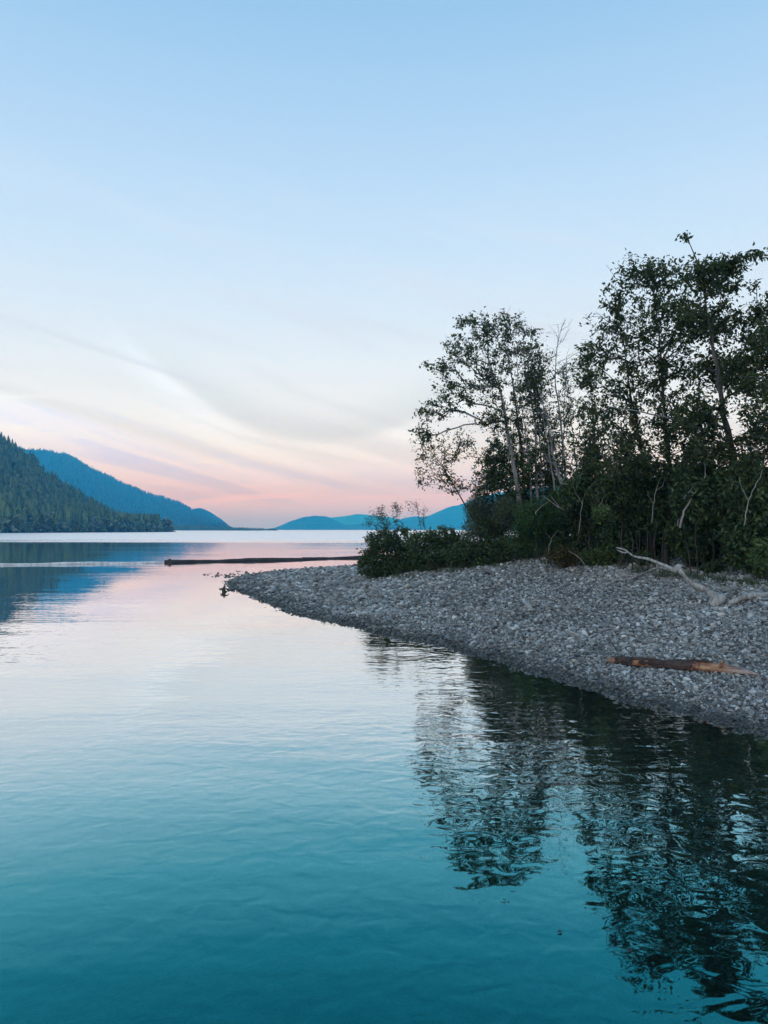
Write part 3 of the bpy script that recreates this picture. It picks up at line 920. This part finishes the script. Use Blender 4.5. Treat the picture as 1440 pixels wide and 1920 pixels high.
for k, (lean, lb) in enumerate([(-16, 'spindly bare pole tree leaning left between the left alders'), (6, 'spindly upright pole tree beside the leafless tree'),
        (-34, 'thin grey pole tree leaning hard left in front of the spindly ones'), (-22, 'thin forked pole tree just left of the sparse middle alder')]):
    x0 = (1022, 1052, 1046, 1090)[k]
    add_tree('alder_tree', lb, D + 0.6 + 0.5 * k, [[(x0, 1000), (x0 + lean * 0.4, 880), (x0 + lean, 760), (x0 + lean * 1.6, 690)]],
        [(x0 + lean, 760, 24, 50), (x0 + lean * 1.5, 700, 20, 30)], 40, M_leaf, r_base=0.05, leaves_per=4)
D = 19.6
add_tree('cottonwood_tree', 'big dense dark crown of broad leaves, its trunk hidden in the middle of the thicket', D - 0.6,
    [[(1250, 1010), (1255, 880), (1245, 760), (1236, 640), (1222, 520)], [(1220, 1010, 0.8), (1205, 860), (1180, 720), (1165, 600)]],
    [(1195, 505, 62, 34), (1238, 515, 68, 40), (1160, 545, 40, 40), (1152, 605, 62, 50), (1222, 605, 82, 66), (1272, 560, 50, 50), (1116, 655, 36, 34), (1178, 690, 78, 58),
     (1242, 715, 72, 58), (1150, 770, 70, 58), (1214, 800, 82, 58), (1280, 790, 60, 60), (1190, 860, 80, 50), (1280, 660, 40, 55)], 760, M_leaf, r_base=0.085, leaves_per=9, bark=M_bark_d)
add_tree('cottonwood_tree', 'tall forked tree with thick grey trunk and the highest leafy tip of all', D - 2.2,
    [[(1385, 1000), (1379, 899), (1369, 827), (1355, 775), (1350, 718), (1340, 671), (1334, 626), (1326, 594), (1312, 500), (1284, 440)],
     [(1385, 1001), (1380, 899), (1370, 827), (1357, 775), (1354, 718), (1375, 690), (1403, 672), (1450, 640)]],
    [(1318, 515, 46, 36), (1358, 530, 44, 36), (1378, 495, 40, 18), (1420, 478, 26, 8), (1300, 600, 44, 46), (1356, 610, 46, 42), (1415, 585, 30, 26), (1408, 534, 16, 5),
     (1345, 690, 55, 45), (1310, 780, 55, 52), (1398, 690, 46, 46), (1286, 444, 10, 11), (1284, 462, 6, 6), (1330, 850, 60, 40), (1420, 640, 35, 30)], 660, M_leaf, r_base=0.12, leaves_per=10, bark=M_bark_m)
add_tree('cottonwood_tree', 'leafy tree half cut off by the right edge, beside the forked trunk', D - 3.2,
    [[(1478, 1000), (1470, 850), (1458, 700), (1455, 570)]],
    [(1446, 632, 34, 58), (1432, 740, 50, 56), (1420, 820, 56, 46), (1475, 570, 40, 50), (1490, 680, 60, 70), (1500, 800, 60, 60)], 440, M_leaf, r_base=0.10, leaves_per=10)

def line(px, py, back=0.7):
    return hit(px, py)[1] + back

def shrub(name, label, d, lobes, n, m_, **kw):
    # a handful of stems fanning out of the ground under the lobes
    cx = np.mean([l[0] for l in lobes]); top = min(l[1] for l in lobes); bot = max(l[1] + l[3] for l in lobes)
    sp_ = (max(l[0] + l[2] for l in lobes) - min(l[0] - l[2] for l in lobes)) * 0.3
    trunks = []
    for k in range(5):
        f = (k - 2) / 2
        trunks.append([(cx + f * sp_ * 0.5, bot, rng.normal() * 0.3), (cx + f * sp_ * 0.8, (bot + top) / 2), (cx + f * sp_ * 1.1, top + 8)])
    kw.setdefault('r_base', 0.022)
    kw.setdefault('bark', M_bark_d)
    return add_tree(name, label, d, trunks, lobes, n, m_, cat='shrub', from_frac=0.1, stems_name='stem', **kw)

for (x0, top, dd, lb) in [(1165, 850, -0.2, 'young leafy tree standing up out of the shrubs left of the hidden trunk'), (1290, 850, -1.0, 'young leafy tree between the dense crown and the forked trunk'),
                          (1405, 862, -2.6, 'young leafy tree low at the right edge in front of the forked trunk'), (1105, 868, 2.2, 'young leafy tree at the foot of the sparse middle alder')]:
    add_tree('young_tree', lb, D + dd, [[(x0, 1010), (x0 + 4, 950), (x0 - 3, top + 20)]],
        [(x0, top + 30, 36, 42), (x0 - 26, top + 75, 40, 46), (x0 + 28, top + 80, 42, 46), (x0 + 5, top - 12, 22, 28)], 190, M_leaf, r_base=0.04, leaves_per=11, bark=M_bark_d)
# low rounded shrubs on the spit
gA = line(740, 1081, 0.9)
shrub('shrub', 'dense rounded dark shrub at the tip end of the thicket, nearest the floating log', gA,
      [(728, 1042, 44, 38), (755, 1010, 34, 22), (760, 1055, 40, 28), (700, 1060, 30, 24, -0.3), (712, 1012, 24, 24), (745, 1068, 44, 16, -0.5), (690, 1040, 16, 18)], 800, M_leaf_d, leaves_per=13, leaf=(0.10, 0.06), sp=0.3, shell=0.3, clump=0.05)
shrub('shrub', 'dark leafy shrub just right of the rounded one at the tip', line(820, 1072, 0.8),
      [(805, 1038, 44, 32), (850, 1030, 40, 30), (785, 1018, 32, 22), (830, 1006, 34, 20), (815, 1058, 40, 16, -0.3)], 680, M_leaf_d, leaves_per=13, leaf=(0.10, 0.055), sp=0.3, shell=0.3, clump=0.05)
shrub('shrub', 'blue-green leafy shrub low at the stones below the grey willow', line(905, 1068, 0.8),
      [(868, 1040, 38, 24), (925, 1034, 40, 32), (900, 1050, 46, 22)], 460, M_leaf_d, leaves_per=13, leaf=(0.105, 0.055), sp=0.3, shell=0.3, clump=0.05)
shrub('shrub', 'small dry brown weed clump in front of the dark low shrubs', line(830, 1070, 0.3),
      [(812, 1062, 16, 9), (845, 1055, 20, 9)], 40, M_leaf_y, leaves_per=6, leaf=(0.07, 0.02), sp=0.2)
add_tree('sapling', 'wispy sapling with small leaves rising out of the rounded tip shrub', gA,
      [[(735, 1050), (722, 985), (706, 950)], [(745, 1050), (745, 980), (742, 945)], [(730, 1050), (715, 1000), (690, 972)]],
      [(712, 960, 22, 16), (740, 950, 18, 14), (728, 980, 34, 18), (698, 972, 16, 8), (690, 982, 14, 6)], 110, M_leaf_d, r_base=0.012, leaves_per=5, leaf=(0.07, 0.035), bark=M_bark_d, r_tip=0.0025)
add_tree('sapling', 'thin wispy sapling with few leaves against the far mountain', gA + 0.3,
      [[(790, 1050), (788, 985), (780, 940)], [(800, 1050), (796, 990), (795, 955)]],
      [(775, 950, 22, 18), (792, 965, 12, 26), (795, 990, 10, 16)], 45, M_leaf_d, r_base=0.010, leaves_per=3, leaf=(0.06, 0.03), bark=M_bark_d, r_tip=0.0025)
# understorey below the trees
shrub('willow_shrub', 'grey-green willow shrub with narrow leaves under the leftmost alders', line(930, 1060, 1.2),
      [(905, 975, 34, 40), (935, 1000, 40, 34), (885, 1000, 24, 26), (890, 950, 20, 26), (950, 960, 34, 34)], 760, M_leaf_g, leaves_per=15, leaf=(0.10, 0.022), sp=0.35)
shrub('feathery_shrub', 'feathery bright green shrub at the back edge of the stones', line(1010, 1056, 1.0),
      [(985, 1010, 40, 34), (1030, 990, 46, 40), (1055, 1020, 40, 26), (1000, 965, 36, 34), (1045, 950, 34, 34)], 860, M_leaf_f, leaves_per=18, leaf=(0.12, 0.026), sp=0.4, droop=0.5)
shrub('shrub', 'tall dark shrub below the sparse alder in the middle', line(1110, 1060, 1.0),
      [(1095, 975, 46, 52), (1130, 930, 46, 52), (1080, 925, 30, 40), (1140, 1000, 46, 40)], 680, M_leaf_d, leaves_per=16, leaf=(0.11, 0.062), sp=0.35)
shrub('shrub', 'deep green broad shrub under the big dense crown', line(1210, 1073, 1.0),
      [(1190, 925, 60, 46, -0.2), (1225, 960, 60, 36, -0.2), (1165, 1000, 34, 46, 0.6), (1250, 905, 46, 40, 0.2), (1235, 1015, 50, 40, 1.1), (1205, 1050, 24, 16, 0.0), (1200, 880, 40, 34, 0.3)], 900, M_leaf_d, leaves_per=16, leaf=(0.12, 0.068), sp=0.35)
shrub('shrub', 'dark shrub under the forked tree, behind the driftwood', line(1320, 1088, 1.0),
      [(1320, 930, 58, 42, -0.2), (1350, 965, 54, 30, -0.2), (1290, 1000, 40, 50, 0.9), (1330, 1030, 50, 40, 1.1), (1300, 895, 40, 34, 0.2), (1335, 1070, 20, 12, 0.1)], 850, M_leaf_d, leaves_per=16, leaf=(0.12, 0.068), sp=0.35)
shrub('shrub', 'dark shrub filling the right edge below the cut-off tree', line(1410, 1096, 1.0),
      [(1410, 925, 52, 38, -0.2), (1425, 965, 50, 28, -0.3), (1388, 1010, 34, 52, 0.0), (1410, 1035, 40, 36, 1.0), (1480, 960, 50, 70, 0.5), (1465, 1045, 40, 30, 0.8), (1380, 890, 36, 26, 0.3)], 850, M_leaf_d, leaves_per=16, leaf=(0.12, 0.068), sp=0.35)
for (nm, lb, px, py, dd) in [('shrub', 'shadowed shrub deep behind the deep green broad shrub', 1150, 950, 24.5), ('shrub', 'shadowed shrub deep in the thicket behind the forked trunk', 1300, 930, 21.5), ('shrub', 'shadowed shrub deep behind the right edge shrub', 1430, 930, 20.5)]:
    shrub(nm, lb, dd, [(px, py, 80, 62), (px - 40, py + 45, 70, 50), (px + 40, py + 40, 70, 50)], 760, M_leaf_d, leaves_per=18, leaf=(0.14, 0.08), sp=0.4)
g = hit(1068, 1062)
shrub('shrub', 'low tawny weedy bush at the edge of the stones in the middle', g[1] + 0.3, [(1050, 1042, 32, 18), (1072, 1048, 24, 14)], 150, M_leaf_y, leaves_per=10, leaf=(0.085, 0.045), sp=0.25)
g = hit(1140, 1060)
shrub('shrub', 'small fresh green bush at the edge of the stones beside the forked driftwood tip', g[1] + 0.3, [(1138, 1042, 28, 16), (1105, 1045, 20, 12)], 170, M_leaf_l, leaves_per=10, leaf=(0.085, 0.05), sp=0.25)
g = hit(1435, 1090)
shrub('shrub', 'light green young bush at the right edge of the stones', g[1] + 0.2, [(1432, 1030, 18, 22), (1440, 1070, 22, 20), (1420, 1050, 12, 14)], 170, M_leaf_l, leaves_per=9, leaf=(0.09, 0.055), sp=0.25)
shrub('shrub', 'pale-leaved drooping bush hanging over the dark hollow in the thicket', line(1230, 1075, 0.2), [(1245, 975, 34, 14), (1270, 995, 24, 10), (1125, 960, 20, 12)], 90, M_leaf_l, leaves_per=7, leaf=(0.10, 0.06), sp=0.3)

# ------------------------------------------------------------------ dead branches in the thicket
def branch_thing(name, label, cat, d, lines, material, r0=0.03, part='limb', ground=False):
    root = bpy.data.objects.new(name, None)
    COL.objects.link(root)
    pts0 = P(*lines[0][0][:2], d) if not ground else lines[0][0]
    root.location = pts0
    root['label'] = label
    root['category'] = cat
    for k, ln in enumerate(lines):
        p = np.array([P(q_[0], q_[1], d + (q_[2] if len(q_) > 2 else 0)) for q_ in ln]) if not ground else np.array(ln)
        p = smooth_path(p, 0.12)
        p[1:-1] += rng.normal(size=(len(p) - 2, 3)) * 0.010
        a = Acc()
        r = r0 * (1.0 if k == 0 else 0.62) * np.linspace(1, 0.3, len(p))
        tube(a, p, r, 6, 0.12)
        obj(part, a.mesh(part, [material], True, pts0), parent=root)
    return root
branch_thing('dead_branch', 'long pale dead branch hanging crooked in front of the middle shrubs', 'branch', line(1180, 1068, 0.0),
    [[(1200, 962, 0.2), (1182, 928), (1164, 905), (1155, 872), (1140, 842), (1150, 825), (1164, 808, 0.3)], [(1155, 872), (1143, 900), (1132, 920), (1138, 935), (1135, 962)], [(1137, 925), (1128, 940), (1120, 955)]], M_twig, 0.032)
branch_thing('dead_branch', 'pale dead branch arching down in front of the dark shrub under the forked tree', 'branch', line(1290, 1084, 0.0),
    [[(1275, 990), (1280, 965), (1300, 930), (1316, 905), (1323, 885), (1320, 868)], [(1318, 900), (1345, 901)], [(1282, 935), (1296, 918), (1300, 906)], [(1271, 985), (1274, 972)]], M_twig, 0.026)
branch_thing('dead_branch', 'thin pale forked branch leaning among the left alder trunks', 'branch', line(1040, 1060, 0.3),
    [[(1064, 961), (1040, 945), (1020, 932)], [(1050, 952), (1036, 934), (1032, 928)], [(1005, 965), (1008, 955), (1030, 940)]], M_twig, 0.026)
branch_thing('dead_branch', 'long bare grey bough slanting across the middle of the big crowns', 'branch', 18.0,
    [[(1370, 832), (1345, 815), (1310, 802), (1260, 785), (1225, 778), (1190, 770), (1140, 762)], [(1260, 786), (1245, 780), (1240, 765)]], M_bark, 0.035)

for (lb, dd, lines) in [
    ('thin bare twig arching out of the shrubs left of the crooked dead branch', line(1110, 1060, -0.1), [[(1085, 1000), (1090, 950), (1104, 915), (1122, 900)], [(1092, 945), (1080, 925), (1074, 905)]]),
    ('bare grey twig poking up between the crooked branch and the arching branch', line(1230, 1076, 0.0), [[(1222, 980), (1228, 930), (1240, 890), (1238, 862)], [(1230, 920), (1246, 905), (1256, 885)], [(1226, 945), (1212, 925)]]),
    ('bare grey twig spreading over the shrub at the right edge', line(1400, 1095, 0.0), [[(1395, 985), (1402, 945), (1418, 905), (1430, 880)], [(1404, 940), (1390, 915), (1386, 895)]]),
    ('short pale twig lying across the low green shrubs in the middle', line(1035, 1058, 0.2), [[(1026, 1040), (1034, 1010), (1048, 994)], [(1034, 1010), (1022, 998)]])]:
    branch_thing('bare_twig', lb, 'twig', dd, lines, M_twig, 0.013, part='stem')

# ------------------------------------------------------------------ driftwood on the stones
def gp(px, py, dz=0.0):
    h_ = hit(px, py)
    return np.array([h_[0], h_[1], h_[2] + dz])
def drift_root(name, label, cat, loc):
    r = bpy.data.objects.new(name, None)
    COL.objects.link(r)
    r.location = loc
    r['label'] = label; r['category'] = cat
    return r
b0 = gp(1345, 1133, 0.05)
dw = b0[1]
b1_ = P(1271, 1066, dw + 0.5)
root = drift_root('driftwood_branch', 'pale forked driftwood branch with stubby root end lying at the top of the stones', 'driftwood', b0)
a = Acc()
p = smooth_path([b0 + (0.02, -0.03, 0.03), P(1325, 1108, dw + 0.15), P(1295, 1092, dw + 0.3), b1_], 0.12)
tube(a, p, np.linspace(0.066, 0.036, len(p)) * (1 + 0.13 * rng.normal(size=len(p))), 8, 0.12)
obj('limb', a.mesh('limb', [M_drift], True, b0), parent=root)
a = Acc()
p = smooth_path([P(1264, 1068, dw + 0.5), P(1240, 1058, dw + 0.7), P(1215, 1048, dw + 0.9), P(1188, 1043, dw + 1.1), P(1172, 1031, dw + 1.2), P(1156, 1027, dw + 1.3)], 0.12)
tube(a, p, np.linspace(0.040, 0.013, len(p)) * (1 + 0.08 * rng.normal(size=len(p))), 7, 0.10)
p = smooth_path([P(1178, 1036, dw + 1.15), P(1168, 1036, dw + 1.2), P(1157, 1031, dw + 1.3)], 0.1)
tube(a, p, np.linspace(0.02, 0.01, len(p)), 5)
obj('limb', a.mesh('limb', [M_drift], True, b0), parent=root)
a = Acc()
p = smooth_path([P(1262, 1068, dw + 0.5), gp(1230, 1078, 0.16), gp(1185, 1092, 0.10), gp(1150, 1093, 0.07), gp(1128, 1087, 0.05)], 0.12)
tube(a, p, np.linspace(0.042, 0.014, len(p)), 6, 0.08)
p = smooth_path([gp(1195, 1089, 0.1), gp(1170, 1088, 0.12), gp(1155, 1091, 0.08)], 0.1)
tube(a, p, np.linspace(0.022, 0.01, len(p)), 5)
p = smooth_path([gp(1160, 1093, 0.08), gp(1140, 1100, 0.05), gp(1118, 1104, 0.04)], 0.1)
tube(a, p, np.linspace(0.016, 0.007, len(p)), 5)
p = smooth_path([gp(1172, 1092, 0.1), P(1166, 1108, b0[1] + 1.0), gp(1176, 1118, 0.04)], 0.1)
tube(a, p, np.linspace(0.014, 0.007, len(p)), 5)
obj('limb', a.mesh('limb', [M_drift], True, b0), parent=root)
a = Acc()
tube(a, [b1_ + (-0.09, 0, -0.06), b1_, b1_ + (0.03, 0, 0.08)], [0.04, 0.07, 0.036], 7, 0.15)
obj('knot', a.mesh('knot', [M_drift], True, b0), parent=root)
a = Acc()
tube(a, [b0 + (-0.16, -0.05, -0.08), b0 + (-0.06, -0.03, 0.0), b0 + (0.06, 0.0, 0.06), b0 + (0.14, 0.02, 0.10)], [0.07, 0.125, 0.11, 0.06], 8, 0.18)
obj('root_end', a.mesh('root_end', [M_drift], True, b0), parent=root)

b0 = gp(1366, 1136, 0.04)
root = drift_root('driftwood_log', 'grey driftwood pole running off the right edge beside the root end of the forked branch', 'driftwood', b0)
a = Acc()
p = smooth_path([b0, gp(1405, 1127, 0.10), P(1440, 1116, b0[1] + 0.35), P(1500, 1102, b0[1] + 0.8)], 0.15)
tube(a, p, np.linspace(0.045, 0.085, len(p)) * (1 + 0.06 * rng.normal(size=len(p))), 8, 0.10)
obj('shaft', a.mesh('shaft', [M_drift], True, b0), parent=root)
p0, p1 = gp(1064, 1194, 0.10), gp(1086, 1202, 0.09)
a = Acc()
tube(a, smooth_path([p0, (p0 + p1) / 2 + (0, 0, 0.01), p1], 0.06), np.full(len(smooth_path([p0, (p0 + p1) / 2, p1], 0.06)), 0.022), 6, 0.1)
obj('stick', a.mesh('stick', [M_drift], True, p0), loc=p0, label='short white stick lying alone on the open stones', cat='stick')
for (q0, q1, lb) in [((1066, 1033), (1100, 1066), 'thin bare twig leaning from the tawny bush onto the stones'), ((655, 1101), (672, 1098), 'tiny pale twig on the dark stones of the spit')]:
    p1 = gp(*q1, 0.03)
    p0 = P(q0[0], q0[1], p1[1] + 0.1)
    a = Acc()
    p = smooth_path([p1, (p0 + p1) / 2 + (0.03, 0, 0.05), p0], 0.1)
    tube(a, p, np.linspace(0.022, 0.010, len(p)), 5, 0.1)
    obj('twig', a.mesh('twig', [M_twig], True, p1), loc=p1, label=lb, cat='twig')

# the peeled log on the stones
m_, N = mat('peeled_wood')
tcx = N.n('ShaderNodeTexCoord').outputs['Object']
n = N.noise(N.scalevec(tcx, (1.2, 9, 9)), 2.6, 5.0, 0.65, 0.5)
n2 = N.noise(N.scalevec(tcx, (1, 1, 1)), 3.0, 3.0)
c = N.ramp(n, [(0.3, (0.14, 0.055, 0.03)), (0.5, (0.36, 0.17, 0.085)), (0.7, (0.55, 0.33, 0.20))])
xo = N.n('ShaderNodeSeparateXYZ', _0=tcx).outputs[0]
pale = N.m('MAXIMUM', N.ss(xo, 0.55, 0.95), N.ss(N.m('MULTIPLY', xo, -1.0), 1.02, 1.1))
c = N.mix(N.m('MULTIPLY', N.ss(N.noise(tcx, 9.0, 4.0, 0.7), 0.52, 0.64), 0.8), c, (0.07, 0.03, 0.02, 1))
c = N.mix(N.m('MULTIPLY', pale, 0.75), c, N.mix(N.ss(n, 0.4, 0.6), (0.16, 0.11, 0.085, 1), (0.42, 0.35, 0.30, 1)))
bmp = N.n('ShaderNodeBump', Strength=0.7, Distance=0.015, Height=n)
out(N, N.n('ShaderNodeBsdfPrincipled', Base_Color=c, Roughness=0.7, Normal=bmp.outputs[0]))
M_peel = m_
M_barkred = make_bark('flaking_bark', (0.018, 0.012, 0.010), (0.095, 0.055, 0.042), 16.0, 1.0)
e0, e1 = gp(1142, 1243, 0.0), gp(1419, 1272, 0.0)
cen = (e0 + e1) / 2
ax_ = e1 - e0
LL = np.linalg.norm(ax_)
root = drift_root('fallen_log', 'reddish log with flaking dark bark and orange bare wood lying on the stones', 'log', cen + (0, 0, 0.06))
yaw = math.atan2(ax_[1], ax_[0]); pit = -math.asin(ax_[2] / LL)
root.rotation_euler = (0, pit, yaw)
xs_ = np.linspace(-LL / 2, LL / 2, 44)
def log_r(x):
    f = x / (LL / 2)
    r = 0.070 + 0.009 * np.sin(x * 3.1) + 0.006 * np.sin(x * 9)
    r = np.where(f > 0.62, r * np.clip(1 - (f - 0.62) / 0.42, 0.12, 1) ** 0.8, r)
    return np.where(f < -0.86, r * np.clip(1 - (-0.86 - f) / 0.2, 0.5, 1), r)
cl = np.stack([xs_, 0.03 * np.sin(xs_ * 1.6), 0.015 * np.sin(xs_ * 2.3) - 0.05 * np.clip(xs_ / (LL / 2) - 0.6, 0, 1)], -1)
a = Acc()
tube(a, cl, log_r(xs_) * (1 + 0.05 * rng.normal(size=len(xs_))), 14, 0.12)
obj('wood', a.mesh('wood', [M_peel], True), parent=root)
# bark sleeves: open shells with ragged rims, standing proud of the wood
def bark_piece(x0, x1, a0, a1):
    nx_, na = max(5, int((x1 - x0) / 0.035)), 12
    V = []
    for s_ in (0, 1):
        for i in range(nx_):
            fx = i / (nx_ - 1)
            for j in range(na):
                fa = j / (na - 1)
                x = x0 + (x1 - x0) * fx + (0.13 * (rng.random() - 0.5) if i in (0, nx_ - 1) else 0)
                an = a0 + (a1 - a0) * fa + (0.35 * (rng.random() - 0.5) if j in (0, na - 1) else 0)
                r = float(log_r(np.array(x))) + (0.006 if s_ else 0.016 + 0.010 * rng.random())
                cy_ = 0.03 * math.sin(x * 1.6); cz_ = 0.015 * math.sin(x * 2.3) - 0.05 * min(max(x / (LL / 2) - 0.6, 0), 1)
                V.append((x, cy_ + math.cos(an) * r, cz_ + math.sin(an) * r))
    Q = []
    n1 = nx_ * na
    for i in range(nx_ - 1):
        for j in range(na - 1):
            k = i * na + j
            Q.append((k, k + 1, k + na + 1, k + na)); Q.append((n1 + k, n1 + k + na, n1 + k + na + 1, n1 + k + 1))
    rim = [j for j in range(na)] + [i * na + na - 1 for i in range(1, nx_)] + [(nx_ - 1) * na + j for j in range(na - 2, -1, -1)] + [i * na for i in range(nx_ - 2, 0, -1)]
    for k in range(len(rim)):
        p_, q_ = rim[k], rim[(k + 1) % len(rim)]
        Q.append((q_, p_, n1 + p_, n1 + q_))
    a = Acc()
    a.add(np.array(V), None, np.array(Q))
    obj('bark', a.mesh('bark', [M_barkred], False), parent=root)
hl = LL / 2
bark_piece(-0.84 * hl, -0.62 * hl, 0.25, 6.0)      # dark collar near the left end
bark_piece(-0.62 * hl, -0.28 * hl, 1.15, 2.25)     # strip along the top
bark_piece(-0.64 * hl, -0.30 * hl, 3.45, 5.3)      # strip along the belly
bark_piece(-0.45 * hl, -0.22 * hl, 2.5, 3.1)       # flakes on the bare face
bark_piece(-0.27 * hl, 0.24 * hl, 0.3, 6.0)        # long dark middle sleeve
bark_piece(0.25 * hl, 0.72 * hl, 3.7, 5.2)         # belly strip under the bare wood
bark_piece(0.24 * hl, 0.40 * hl, 1.2, 1.9)
a = Acc()
tube(a, [(0.60 * hl, -0.02, 0.04), (0.61 * hl, -0.03, 0.10), (0.62 * hl, -0.04, 0.14)], [0.036, 0.026, 0.010], 7, 0.12)
obj('branch_stub', a.mesh('branch_stub', [M_peel], True), parent=root)

# ------------------------------------------------------------------ floating boom logs and the tip snag
m_, N = mat('wet_log')
tcx = N.n('ShaderNodeTexCoord').outputs['Object']
n = N.noise(N.scalevec(tcx, (0.5, 6, 6)), 2.0, 5.0, 0.65)
c = N.ramp(n, [(0.35, (0.012, 0.011, 0.011)), (0.56, (0.034, 0.031, 0.029)), (0.74, (0.14, 0.13, 0.12))])
out(N, N.n('ShaderNodeBsdfPrincipled', Base_Color=c, Roughness=0.7, Normal=N.n('ShaderNodeBump', Strength=0.8, Distance=0.03, Height=n).outputs[0]))
M_wet = m_
def float_log(label, q0, q1, r, material, z=0.0, sag=0.0, cap=True):
    p0, p1 = G(*q0), G(*q1)
    p0[2] = p1[2] = z
    root = drift_root('floating_log', label, 'log', (p0 + p1) / 2)
    L_ = np.linalg.norm(p1 - p0)
    root.rotation_euler[2] = math.atan2(p1[1] - p0[1], p1[0] - p0[0])
    xs_ = np.linspace(-L_ / 2, L_ / 2, max(10, int(L_ / 0.4)))
    a = Acc()
    tube(a, np.stack([xs_, 0.05 * np.sin(xs_ * 0.8), 0.02 * np.sin(xs_ * 1.1)], -1), r * (1 + 0.08 * np.sin(xs_ * 0.7) + 0.05 * rng.normal(size=len(xs_))), 12, 0.05)
    obj('shaft', a.mesh('shaft', [material], True), parent=root)
    return root, L_
rt, L_ = float_log('dark brown half-sunk boom log floating between the rounded shrub and the pale log', (309, 1055.5), (566, 1049.5), 0.145, M_wet, 0.03)
a = Acc()
tube(a, [(-L_ / 2 + 0.3, 0, 0.03), (-L_ / 2 + 0.32, 0, 0.16), (-L_ / 2 + 0.40, 0, 0.21)], [0.12, 0.11, 0.05], 8, 0.15)
obj('chain_stub', a.mesh('chain_stub', [M_wet], True), parent=rt)
float_log('dark boom log whose right end is hidden behind the rounded shrub', (567, 1048.8), (730, 1045), 0.125, M_wet, 0.03)
float_log('bleached pale boom log lying low in the water, end to end with the dark one', (-120, 1061.5), (303, 1055.8), 0.10, M_pale, 0.03)
g = G(420, 1110)
root = drift_root('snag', 'small dark stump snag poking out of the water off the tip of the spit', 'snag', g)
a = Acc()
tube(a, [g + (0.06, 0, -0.25), g + (0.02, 0, -0.02), g + (-0.03, 0, 0.10), g + (0.03, 0, 0.20)], [0.07, 0.085, 0.075, 0.03], 7, 0.2)
obj('stump', a.mesh('stump', [M_bark_d], True, g), parent=root)
a = Acc()
tube(a, [g + (-0.01, 0, 0.06), g + (-0.10, 0.02, 0.11), g + (-0.13, 0.03, 0.05)], [0.035, 0.03, 0.015], 6, 0.15)
tube(a, [g + (0.0, 0, 0.10), g + (0.10, -0.02, 0.12), g + (0.17, -0.03, 0.07)], [0.035, 0.025, 0.012], 6, 0.15)
obj('root', a.mesh('root', [M_bark_d], True, g), parent=root)
# two stray leaves on the water
for (px, py, lb) in [(1045, 1748, 'dark leaf floating on the teal water below the reflected left crown'), (1175, 1783, 'dark leaf floating on the teal water beside the dark reflection')]:
    g = G(px, py, 0.006)
    a = Acc()
    leaf_mesh(a, np.array([[0, 0, 0.0]]), np.array([[1.0, 0.4, 0.0]]), [0.035], [0.022], np.array([0, 0, 5.0]))
    obj('floating_leaf', a.mesh('floating_leaf', [M_bark_d]), loc=g, label=lb, cat='leaf')

# ------------------------------------------------------------------ drift litter and the weedy edge of the stones
a = Acc()
n_l = 0
while n_l < 260:
    y = rng.uniform(8.5, 26)
    x = rng.uniform(-3, 9)
    d_ = float(shore_dist(np.array([x]), np.array([y]))[0])
    want = math.exp(-((d_ - 2.2) / 0.35) ** 2) + 0.8 * math.exp(-((d_ - 5.9) / 0.8) ** 2)
    if d_ < 0.4 or rng.random() > want: continue
    g = on_ground(x, y, 0.045)
    an = rng.random() * 6.28
    l_ = rng.uniform(0.05, 0.22)
    v_ = np.array([math.cos(an), math.sin(an), rng.normal() * 0.15]) * l_
    tube(a, [g - v_, g + rng.normal(size=3) * 0.01, g + v_], [0.006, 0.007, 0.004], 4, 0.2)
    n_l += 1
obj('twig_litter', a.mesh('twig_litter', [M_twig]), kind='stuff', label='small bits of drift twig strewn over the grey stones')
a = Acc()
edge = [(690, 1086), (760, 1085), (840, 1073), (905, 1069), (960, 1062), (1010, 1057), (1060, 1062), (1110, 1062), (1170, 1068), (1230, 1078), (1300, 1088), (1380, 1096), (1445, 1102)]
for k in range(150):
    px = rng.uniform(690, 1445)
    py = np.interp(px, [e_[0] for e_ in edge], [e_[1] for e_ in edge]) + rng.normal() * 3 - 1
    g = gp(px, py, 0.0)
    m_n = rng.integers(6, 16)
    h_ = rng.uniform(0.08, 0.24)
    dirs_ = rng.normal(size=(m_n, 3)) * np.array([0.45, 0.45, 0.15]) + np.array([0, 0, 1])
    leaf_mesh(a, np.repeat(g[None], m_n, 0) + rng.normal(size=(m_n, 3)) * np.array([0.06, 0.06, 0.0]), dirs_, h_ * rng.uniform(0.6, 1.2, m_n), np.full(m_n, 0.014) + 0.02 * (rng.random() < 0.3))
obj('weeds', a.mesh('weeds', [M_leaf_g]), kind='stuff', label='thin grassy weeds along the edge of the stones under the shrubs')
